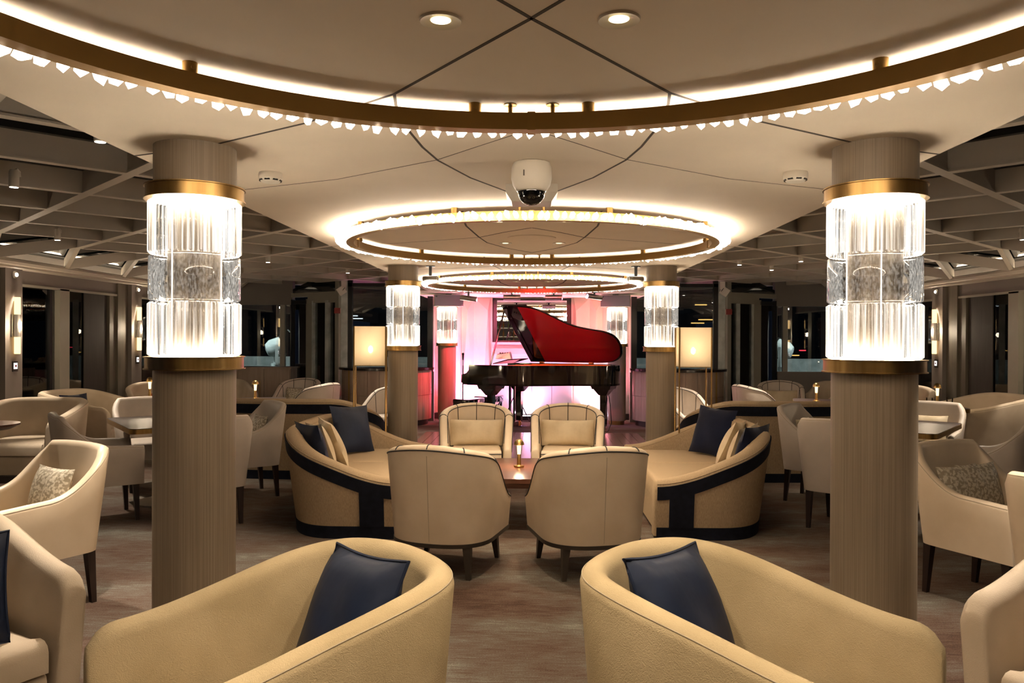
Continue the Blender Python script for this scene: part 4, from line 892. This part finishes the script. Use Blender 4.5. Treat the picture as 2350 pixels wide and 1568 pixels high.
def ring_wall(poly, th, z0, z1, u_from=0.0):
    mb = MB(); n = len(poly); inn = []
    for i in range(n):
        t = (Vector(poly[min(i+1, n-1)])-Vector(poly[max(i-1, 0)])).normalized(); q = Vector((-t.y, t.x)); inn.append(Vector(poly[i])+q*th)
    for z in (z0, z1):
        mb.v += [(p[0], p[1], z) for p in poly]+[(p.x, p.y, z) for p in inn]
    for i in range(n-1):
        a, b, c, d = i, n+i, 2*n+i, 3*n+i
        mb.f += [(a, a+1, c+1, c), (b, d, d+1, b+1), (c, c+1, d+1, d), (a, b, b+1, a+1)]
    mb.f += [(0, 2*n, 3*n, n), (n-1, 2*n-1, 4*n-1, 3*n-1)]
    return mb
rim = obj('rim', ring_wall(CS, 0.05, ZC0, ZC1), 'piano_black', piano, ang=30)
inner = [p for p in CS if p[0] > 0.42]; cx_, cy_ = 1.1, 0.85
shr = lambda k: [(cx_+(p[0]-cx_)*k, cy_+(p[1]-cy_)*k) for p in ([(0.42, 0.03)]+[q for q in CS if q[0] > 0.42]+[(0.42, 1.45)])]
obj('bottom_board', MB().prism(CS, ZC0, ZC0+0.03), 'piano_black', piano, False); obj('soundboard', MB().prism(shr(0.97), 0.93, 0.94), 'soundboard', piano, False)
plate = obj('iron_plate', MB().prism(shr(0.93), 1.03, 1.045), 'piano_gold', piano, False)
for k in range(4): obj('plate_strut', MB().beam((0.55, 0.25+0.33*k, 1.045), (1.35+0.2*k, 0.62+0.20*k, 1.045), 0.03, 0.035), 'piano_gold', plate, False)
obj('strings', MB().prism(shr(0.86), 1.052, 1.054), 'string_metal', piano, False)
obj('cheek', MB().add([(-0.02, 0.0, 0.765), (0.43, 0.0, 0.765), (0.43, 0.0, 1.085), (0.0, 0.0, 1.085), (-0.005, 0, 1.0), (-0.05, 0, 0.95), (-0.13, 0.0, 0.93), (-0.135, 0.0, 0.80)]+[(p[0], 0.06, p[1]) for p in ((-0.02, 0.765), (0.43, 0.765), (0.43, 1.085), (0.0, 1.085), (-0.005, 1.0), (-0.05, 0.95), (-0.13, 0.93), (-0.135, 0.80))],
    [(7,6,5,4,3,2,1,0), (8,9,10,11,12,13,14,15)]+[(i, (i+1) % 8, 8+(i+1) % 8, 8+i) for i in range(8)]), 'piano_black', piano, False)
obj('cheek', MB().box(-0.13, 0.43, 1.42, 1.48, 0.765, 0.95).box(0.0, 0.43, 1.42, 1.48, 0.95, 1.085), 'piano_black', piano, False)
kb = obj('key_bed', MB().box(-0.13, 0.30, 0.06, 1.42, 0.765, 0.85), 'piano_black', piano, False)
obj('white_keys', MB().box(-0.10, 0.05, 0.10, 1.38, 0.85, 0.872), 'white_lacquer', kb, False); obj('black_keys', MB().box(-0.03, 0.05, 0.10, 1.38, 0.872, 0.884), 'black_plastic', kb, False)
obj('fallboard', MB().box(0.05, 0.07, 0.06, 1.42, 0.85, 1.02), 'piano_black', piano, False); obj('pin_block', MB().box(0.10, 0.45, 0.06, 1.42, 0.95, 1.06), 'piano_black', piano, False)
def piano_leg(x, y):
    lg = obj('leg', MB().taper(x, y, 0.10, 0.60, 0.085, 0.10).taper(x, y, 0.60, 0.70, 0.13, 0.26).taper(x, y, 0.70, 0.768, 0.30, 0.34), 'piano_black', piano, False)
    obj('castor', MB().lathe([(0.035, 0.0), (0.035, 0.06), (0.02, 0.10)], 14, (x, y, 0)), 'brass', lg)
piano_leg(0.30, 0.20); piano_leg(0.30, 1.28); piano_leg(1.90, 1.05)
ly = obj('pedal_lyre', MB().box(0.40, 0.43, 0.64, 0.67, 0.12, 0.77).box(0.40, 0.43, 0.81, 0.84, 0.12, 0.77).box(0.33, 0.46, 0.58, 0.90, 0.05, 0.12), 'piano_black', piano, False)
for k in range(3): obj('pedal', MB().box(0.20, 0.35, 0.64+0.08*k, 0.67+0.08*k, 0.07, 0.08), 'brass', ly, False)
obj('music_desk', MB().add([(0.25, 0.35, 1.09), (0.25, 1.15, 1.09), (0.52, 1.15, 1.16), (0.52, 0.35, 1.16), (0.25, 0.35, 1.105), (0.25, 1.15, 1.105), (0.52, 1.15, 1.175), (0.52, 0.35, 1.175)], [(3,2,1,0),(4,5,6,7),(0,1,5,4),(1,2,6,5),(2,3,7,6),(3,0,4,7)]), 'piano_black', piano, False)
# lid: same outline from the flap hinge on, turned up about the bass side
LID0 = 0.42; TH = math.radians(38)
lp = [(LID0, -0.015)]+[(p[0]+(0.02 if p[0] > 1.9 else 0), p[1]-0.02*(1 if p[1] < 1.2 else 0)) for p in CS if p[0] > LID0]+[(LID0, 1.48)]
def turn(p):   # rotate about the line w=1.48, z=ZC1+0.02
    w_ = 1.48-p[1]; z_ = p[2]; return (p[0], 1.48-w_*math.cos(TH)+z_*math.sin(TH)*0-0*z_, ZC1+0.02+w_*math.sin(TH)+z_*math.cos(TH))
def turned(mb): mb.v = [(p[0], 1.48-(1.48-p[1])*math.cos(TH)+p[2]*math.sin(TH), ZC1+0.02+(1.48-p[1])*math.sin(TH)+p[2]*math.cos(TH)) for p in mb.v]; return mb
lid = obj('lid', turned(MB().prism(lp, 0, 0.022)), 'piano_black', piano, False)
obj('lid_reflection_sheet', turned(MB().prism([(max(LID0+0.28, 1.2+(p[0]-1.2)*0.965), 0.85+(p[1]-0.85)*0.965) for p in lp], -0.004, 0.0)), 'lid_red_reflection', lid, False)  # thin sheet painted with the red light reflected by the black underside
obj('lid_flap', turned(MB().box(LID0+0.01, LID0+0.43, 0.0, 1.48, 0.026, 0.048)), 'piano_black', lid, False)
obj('lid_rib', turned(MB().box(LID0+0.02, LID0+0.09, 0.03, 1.45, -0.018, 0.0)), 'piano_black', lid, False)
obj('prop', MB().tube([(0.30, 0.16, 1.06), (0.47, 0.30+0.02, 1.955)], 0.014, 8), 'piano_black', piano)
for u in (0.6, 1.5): obj('hinge', MB().box(u, u+0.07, 1.44, 1.50, ZC1, ZC1+0.03), 'brass', piano, False)
# things on and around the piano
kp = thing('mixer_console', 'small silver mixing console lying on the piano', 'mixer', tuple(piano.matrix_basis @ Vector((0.33, 0.60, 1.17))), ph+0.3)
obj('body', MB().add([(-0.13, -0.1, 0), (0.13, -0.1, 0), (0.13, 0.1, 0), (-0.13, 0.1, 0), (-0.11, -0.08, 0.07), (0.10, -0.06, 0.10), (0.10, 0.08, 0.12), (-0.11, 0.08, 0.09)], [(3,2,1,0),(4,5,6,7),(0,1,5,4),(1,2,6,5),(2,3,7,6),(3,0,4,7)]), 'steel', kp, False)
for k in range(4): obj('knob', MB().lathe([(0.012, 0), (0.010, 0.02)], 10, (-0.06+0.04*k, -0.02, 0.088)), 'black_plastic', kp)
mcs = thing('microphone_stand', 'black microphone stand left of the piano keyboard', 'stand', (-1.16, 13.25, 0))
obj('base', MB().lathe([(0.13, 0), (0.13, 0.015), (0.02, 0.03)], 24), 'black_plastic', mcs); obj('pole', MB().tube([(0, 0, 0.02), (0, 0, 1.05)], 0.010, 8).tube([(0, 0, 1.02), (0, 0, 1.18)], 0.007, 8), 'black_plastic', mcs); obj('microphone', MB().lathe([(0.012, 1.14), (0.016, 1.22), (0.020, 1.23), (0.020, 1.26), (0, 1.27)], 14), 'black_plastic', mcs)
ms2 = thing('tripod_stand', 'black tripod stand standing under the piano', 'stand', (-0.28, 14.1, 0))
obj('pole', MB().tube([(0, 0, 0.05), (0, 0, 0.9)], 0.012, 8), 'black_plastic', ms2)
for k in range(3):
    a = 2*PI*k/3+0.5; obj('leg', MB().tube([(0, 0, 0.55), (0.28*math.cos(a), 0.28*math.sin(a), 0.0)], 0.009, 6), 'black_plastic', ms2)
vs = thing('champagne_flute', 'slim clear vase standing behind the piano', 'vase', (-0.42, 14.52, 1.44)); obj('bowl', MB().lathe([(0.006, 0.06), (0.014, 0.08), (0.024, 0.20), (0.023, 0.20), (0.012, 0.08)], 16, cap=False), 'clear_glass', vs); obj('foot', MB().lathe([(0.03, 0), (0.03, 0.004), (0.005, 0.01), (0.005, 0.062)], 16), 'clear_glass', vs)
bo = thing('gold_bowl', 'large golden bowl standing on the ledge below the mirror', 'bowl', (-0.10, 14.62, 1.441))
obj('bowl', MB().lathe([(0.02, 0.0), (0.10, 0.025), (0.16, 0.10), (0.185, 0.20), (0.175, 0.20), (0.15, 0.11), (0.08, 0.04), (0, 0.02)], 36, cap=False).xf(Matrix.Translation((-0.06, 0.0, 0.09)) @ Matrix.Rotation(0.5, 4, 'X')), 'gold_bowl', bo); obj('stand', MB().lathe([(0.07, 0), (0.07, 0.012), (0.03, 0.03)], 20), 'gold_bowl', bo)
def stool(label, loc, rz):
    t = thing('piano_stool', label, 'stool', loc, rz, 'piano stools')
    obj('seat', MB().prism(rrect(0.34, 0.55, 0.04), 0.44, 0.50, round_=0.02), 'piano_black', t); obj('seat_rail', MB().prism(rrect(0.32, 0.53, 0.02), 0.39, 0.44), 'piano_black', t, False)
    for sx in (-1, 1):
        obj('scissor', MB().beam((sx*0.13, -0.20, 0.06), (sx*0.13, 0.20, 0.38), 0.02, 0.025).beam((sx*0.13, 0.20, 0.06), (sx*0.13, -0.20, 0.38), 0.02, 0.025), 'black_plastic', t, False)
        for sy in (-1, 1): obj('leg', MB().taper(sx*0.13, sy*0.23, 0, 0.39, 0.035, 0.04), 'piano_black', t, False)
        obj('knob', MB().lathe([(0.025, 0), (0.025, 0.03)], 12).xf(Matrix.Translation((0, sx*0.27, 0.415)) @ Matrix.Rotation(-sx*PI/2, 4, 'X')), 'brass', t)
stool('black padded piano stool left of the keyboard', (-1.05, 13.15, 0), ph); stool('second black piano stool partly under the keyboard', (-0.75, 13.85, 0), ph)
# stage loudspeakers, theatre spots
for s, side in ((-1, 'left'), (1, 'right')):
    t = thing('stage_loudspeaker', 'perforated stage loudspeaker hung above the far %s column' % side, 'loudspeaker', (s*1.42, 13.45, 2.06), -s*0.18, 'stage loudspeakers')
    obj('cabinet', MB().box(-0.25, 0.25, 0.01, 0.22, 0, 0.20), 'white_plastic', t, False); obj('grille', MB().box(-0.245, 0.245, -0.005, 0.011, 0.005, 0.195), 'speaker_grille', t, False); obj('badge', MB().box(-0.235 if s < 0 else -0.235, -0.20, -0.008, -0.004, 0.155, 0.175), 'black_plastic', t, False); obj('bracket', MB().box(-0.05, 0.05, 0.08, 0.14, 0.20, HC-2.06), 'black_plastic', t, False)
def theatre(label, loc, dirv, beam, col, power, cone=75, k=1.0):
    t = thing('theatre_spot', label, 'spotlight', loc, 0, 'cylinder stage spots'); q = Vector(dirv).to_track_quat('Z', 'Y').to_matrix().to_4x4() @ Matrix.Scale(k, 4)
    obj('barrel', MB().lathe([(0.0, -0.14), (0.040, -0.14), (0.044, -0.13), (0.044, 0.13), (0.038, 0.132), (0.036, 0.12), (0.0, 0.118)], 20).xf(q), 'steel', t); obj('front_ring', MB().lathe([(0.036, 0.125), (0.047, 0.125), (0.047, 0.142), (0.036, 0.142)], 20, cap=False).xf(q), 'steel', t)
    obj('stem', MB().box(-0.015, 0.015, -0.015, 0.015, 0.03, HC-loc[2]), 'black_plastic', t, False); obj('ceiling_plate', MB().lathe([(0.05, HC-loc[2]-0.01), (0.05, HC-loc[2])], 20), 'black_plastic', t)
    if power: light('SPOT', 'stage_lamp', t, tuple(Vector(dirv).normalized()*0.16), power, col, aim(beam), 0.03, math.radians(cone), 0.6)
theatre('grey stage spot at the far left of the row above the piano', (-1.05, 13.0, 2.17), (1, -0.1, -0.15), (-0.2, 1.5, -0.9), (1.0, 0.12, 0.25), L_STAGE*0.6)
theatre('silver stage spot left of centre above the piano', (-0.33, 13.0, 2.19), (-1, -0.05, 0.0), (-1.17, 0.9, -1.25), (1.0, 0.04, 0.07), L_STAGE*1.5, 40)
theatre('silver stage spot right of centre above the piano', (0.36, 13.0, 2.19), (1, -0.05, 0.0), (-0.6, 0.75, -0.7), (1.0, 0.42, 0.85), L_STAGE*1.3)
theatre('grey stage spot at the far right of the row above the piano', (1.03, 13.0, 2.20), (-0.9, -0.5, 0.1), (0.55, 0.7, -0.8), (0.75, 0.5, 1.0), L_STAGE*0.7)
theatre('silver stage spot clamped beside the middle left column', (-1.08, 8.35, 2.14), (1, -0.25, 0.0), (1.25, 4.9, -0.85), (1.0, 0.03, 0.08), L_STAGE*2.8, 28, 0.6)
theatre('silver stage spot clamped beside the middle right column', (1.10, 8.35, 2.14), (-1, -0.25, 0.0), (-0.8, 4.9, -0.95), (1.0, 0.10, 0.12), L_STAGE*1.2, 28, 0.6)
# floor uplights washing the stage wall
for x, lab, col, k in ((-1.18, 'left', (1.0, 0.24, 0.55), 1.2), (1.18, 'right', (1.0, 0.30, 0.45), 0.8), (-0.10, 'middle', (0.95, 0.45, 0.95), 0.2)):
    t = thing('floor_uplight', 'small black stage uplight on the floor, %s one under the stage wall' % lab, 'uplight', (x, 14.32, 0), 0, 'stage floor uplights')
    obj('body', MB().box(-0.09, 0.09, -0.05, 0.05, 0.02, 0.10), 'black_plastic', t, False); obj('lens', MB().box(-0.08, 0.08, -0.03, 0.04, 0.10, 0.104), 'stage_white', t, False)
    for sx in (-1, 1): obj('foot', MB().box(sx*0.08-0.01, sx*0.08+0.01, -0.05, 0.05, 0, 0.02), 'black_plastic', t, False)
    light('SPOT', 'uplight_lamp', t, (0, 0, 0.13), L_STAGE*k, col, aim((0, 0.42, 1)), 0.05, math.radians(120), 0.8)
# ================================================================== CURVED BAR COUNTERS
for s, side in ((-1, 'left'), (1, 'right')):
    t = thing('bar_counter', 'curved wooden bar counter with dark top, %s of the stage' % side, 'counter', (s*2.56, 13.75, 0), 0, 'curved bar counters')
    W2, DEP = 0.79, 0.75
    def cpt(a, off=0.0): return ((W2+off)*math.cos(a), -(DEP+off)*math.sin(a)*0.95+0.10)
    out_t = [cpt(PI*k/40, 0.05) for k in range(41)]; obj('counter_top', MB().prism(out_t, 0.955, 0.995), 'counter_top', t)
    obj('plinth', MB().prism([cpt(PI*k/40, -0.06) for k in range(41)], 0.0, 0.10), 'plinth', t)
    NP = 12
    for k in range(NP):
        a0, a1 = PI*k/NP+0.004, PI*(k+1)/NP-0.004
        for z0, z1 in ((0.10, 0.52), (0.525, 0.95)):
            P = [cpt(a0+(a1-a0)*j/4) for j in range(5)]; Q = [cpt(a0+(a1-a0)*j/4, -0.03) for j in range(5)]
            obj('panel', MB().prism(P+Q[::-1], z0, z1), 'panel_wood', t, False)
    for a in (PI*3/NP, PI*9/NP):
        P = [cpt(a-0.025, 0.004), cpt(a+0.025, 0.004), cpt(a+0.025, -0.02), cpt(a-0.025, -0.02)]; obj('brass_strip', MB().prism(P, 0.10, 0.95), 'brass_dark', t, False)
    obj('carcass', MB().prism([cpt(PI*k/40, -0.035) for k in range(41)], 0.08, 0.955), 'plinth', t, False)
    sp_ = thing('surround_speaker', 'white wall speaker on a bracket high beside the %s bar screen' % side, 'loudspeaker', (s*3.40, 14.12, 2.30), -s*0.25, 'white wall speakers')
    obj('cabinet', MB().box(-0.07, 0.07, -0.06, 0.06, 0.0, 0.14).xf(Matrix.Rotation(s*0.6, 4, 'Y')), 'white_plastic', sp_, False); obj('bracket', MB().box(-0.045, 0.045, 0.0, 0.05, 0.10, 0.24).box(-0.02, 0.02, 0.05, 0.14, 0.15, 0.20), 'white_plastic', sp_, False)
    mk = MB().tube([(0.018*math.sin(q*1.0), 0, 0.02*q) for q in [-1.6+0.4*i for i in range(9)]], 0.005, 5); obj('speaker_mark', mk, 'black_plastic', sp_, loc=(0, -0.062, 0.09))
    fa = thing('fire_alarm', 'red fire alarm box on the post beside the %s bar screen' % side, 'alarm', (s*3.52, 14.17, 2.0), 0, 'red alarm boxes'); obj('box', MB().box(-0.05, 0.05, -0.06, 0.0, -0.05, 0.05), 'red_plastic', fa, False); obj('back_box', MB().box(-0.045, 0.045, 0.0, 0.05, -0.045, 0.045), 'white_plastic', fa, False)
# ================================================================== END CABINET, DECK GEAR, FAR LIGHTS
t = thing('sideboard', 'low wooden cabinet under the far left end window', 'cabinet', (-5.10, 14.70, 0))
obj('body', MB().box(-0.85, 0.62, -0.20, 0.22, 0.06, 0.93), 'panel_wood', t, False); obj('top', MB().box(-0.87, 0.64, -0.22, 0.24, 0.93, 0.96), 'panel_wood', t, False); obj('plinth', MB().box(-0.83, 0.60, -0.17, 0.2, 0, 0.06), 'plinth', t, False)
for k in range(3):
    d = obj('door', MB().box(-0.84+0.485*k, -0.84+0.485*k+0.475, -0.215, -0.20, 0.08, 0.92), 'panel_wood', t, False); obj('handle', MB().box(-0.84+0.485*k+0.40, -0.84+0.485*k+0.41, -0.225, -0.215, 0.40, 0.70), 'brass', d, False)
def searchlight(label, loc, rz, white):
    t = thing('searchlight', label, 'searchlight', loc, rz, 'deck searchlights'); m = 'hull_white'
    obj('drum', MB().lathe([(0.0, -0.22), (0.12, -0.20), (0.19, -0.10), (0.20, 0.12), (0.0, 0.12)], 24, (0, 0, 0)).xf(Matrix.Translation((0, 0, 1.30)) @ Matrix.Rotation(PI/2-0.3, 4, 'Y')), m, t); obj('lens_ring', MB().lathe([(0.19, 0.12), (0.22, 0.12), (0.22, 0.17), (0.19, 0.17)], 24, cap=False).xf(Matrix.Translation((0, 0, 1.30)) @ Matrix.Rotation(PI/2-0.3, 4, 'Y')), 'dark_alu', t)
    obj('yoke', MB().box(-0.03, 0.03, -0.27, -0.24, 0.95, 1.35).box(-0.03, 0.03, 0.24, 0.27, 0.95, 1.35).box(-0.03, 0.03, -0.27, 0.27, 0.93, 0.97), m, t, False); obj('pedestal', MB().lathe([(0.24, -0.1), (0.20, 0.2), (0.10, 0.75), (0.10, 0.95)], 16), m, t)
    obj('guard_rail', MB().tube([(0.30, -0.3, 0.6), (0.30, -0.3, 1.6), (0.22, -0.3, 1.68)], 0.015, 6), m, t)
searchlight('white deck searchlight outside the far left end window', (-5.55, 16.9, 0.0), 0.4, True); searchlight('white deck searchlight outside the far right end window', (5.35, 16.9, 0.0), 2.6, True)
for s, side in ((-1, 'left'), (1, 'right')):
    t = thing('deck_winch', 'white deck winch outside the %s end window' % side, 'winch', (s*5.05, 17.9, -0.1), 0, 'deck winches'); obj('housing', MB().box(-0.35, 0.35, -0.25, 0.25, 0, 1.0), 'hull_white', t, False); obj('drum', MB().lathe([(0.16, -0.3), (0.22, -0.28), (0.22, -0.24), (0.12, -0.2), (0.12, 0.2), (0.22, 0.24), (0.22, 0.28)], 20).xf(Matrix.Translation((0, -0.1, 1.1)) @ Matrix.Rotation(PI/2, 4, 'Y')), 'hull_white', t)
    dl = thing('added_deck_lamp', 'added lamp post brightening the deck beyond the %s door' % side, 'lamp post', (s*6.5, 15.9, -0.1), 0, 'added deck lamp posts'); obj('post', MB().tube([(0, 0, 0), (0, 0, 2.9)], 0.03, 8), 'dark_alu', dl); obj('head', MB().lathe([(0.10, 2.95), (0.12, 2.90), (0.0, 2.88)], 14), 'spot_glow', dl); light('POINT', 'deck_fill_light', dl, (0, -0.3, 2.7), 60, (0.8, 0.95, 1.0), size=0.1)  # lamp post added to light the deck gear, no such lamp known there
rc = random.Random(9)
for k in range(34):
    s = 1 if k % 2 else -1; m = ('city_amber', 'city_amber', 'city_white', 'city_red')[k % 4]; wl = rc.uniform(0.05, 0.9)
    c = obj('harbour_light', MB().box(-wl/2, wl/2, -0.03, 0.03, -0.03, 0.03), m, None, False, (s*rc.uniform(10, 20), 48.03, rc.uniform(0.5, 4.5)))
    tag(c, 'distant %s harbour light beyond the %s deck' % ({'city_amber': 'amber', 'city_white': 'white', 'city_red': 'red'}[m], 'right' if s > 0 else 'left'), 'light', '%s harbour lights, %s' % (m[5:], 'right' if s > 0 else 'left'))

tag(obj('cable', MB().tube([(1.22, 12.75, 0.76), (1.27, 12.72, 0.45), (1.29, 12.70, 0.15), (1.24, 12.66, 0.03), (1.10, 12.60, 0.006), (0.9, 12.55, 0.006)], 0.008, 6), 'black_plastic'), 'black cable hanging from the piano tail to the floor', 'cable')
rk = random.Random(3); pts = [(-0.42+0.5*math.sin(k*0.9)*rk.uniform(0.3, 0.9), 13.55+0.22*math.cos(k*1.3), 0.006+0.010*(k % 2)) for k in range(22)]
tag(obj('cable', MB().tube(pts, 0.006, 5), 'black_plastic'), 'tangle of thin cables on the stage floor under the piano', 'cable')
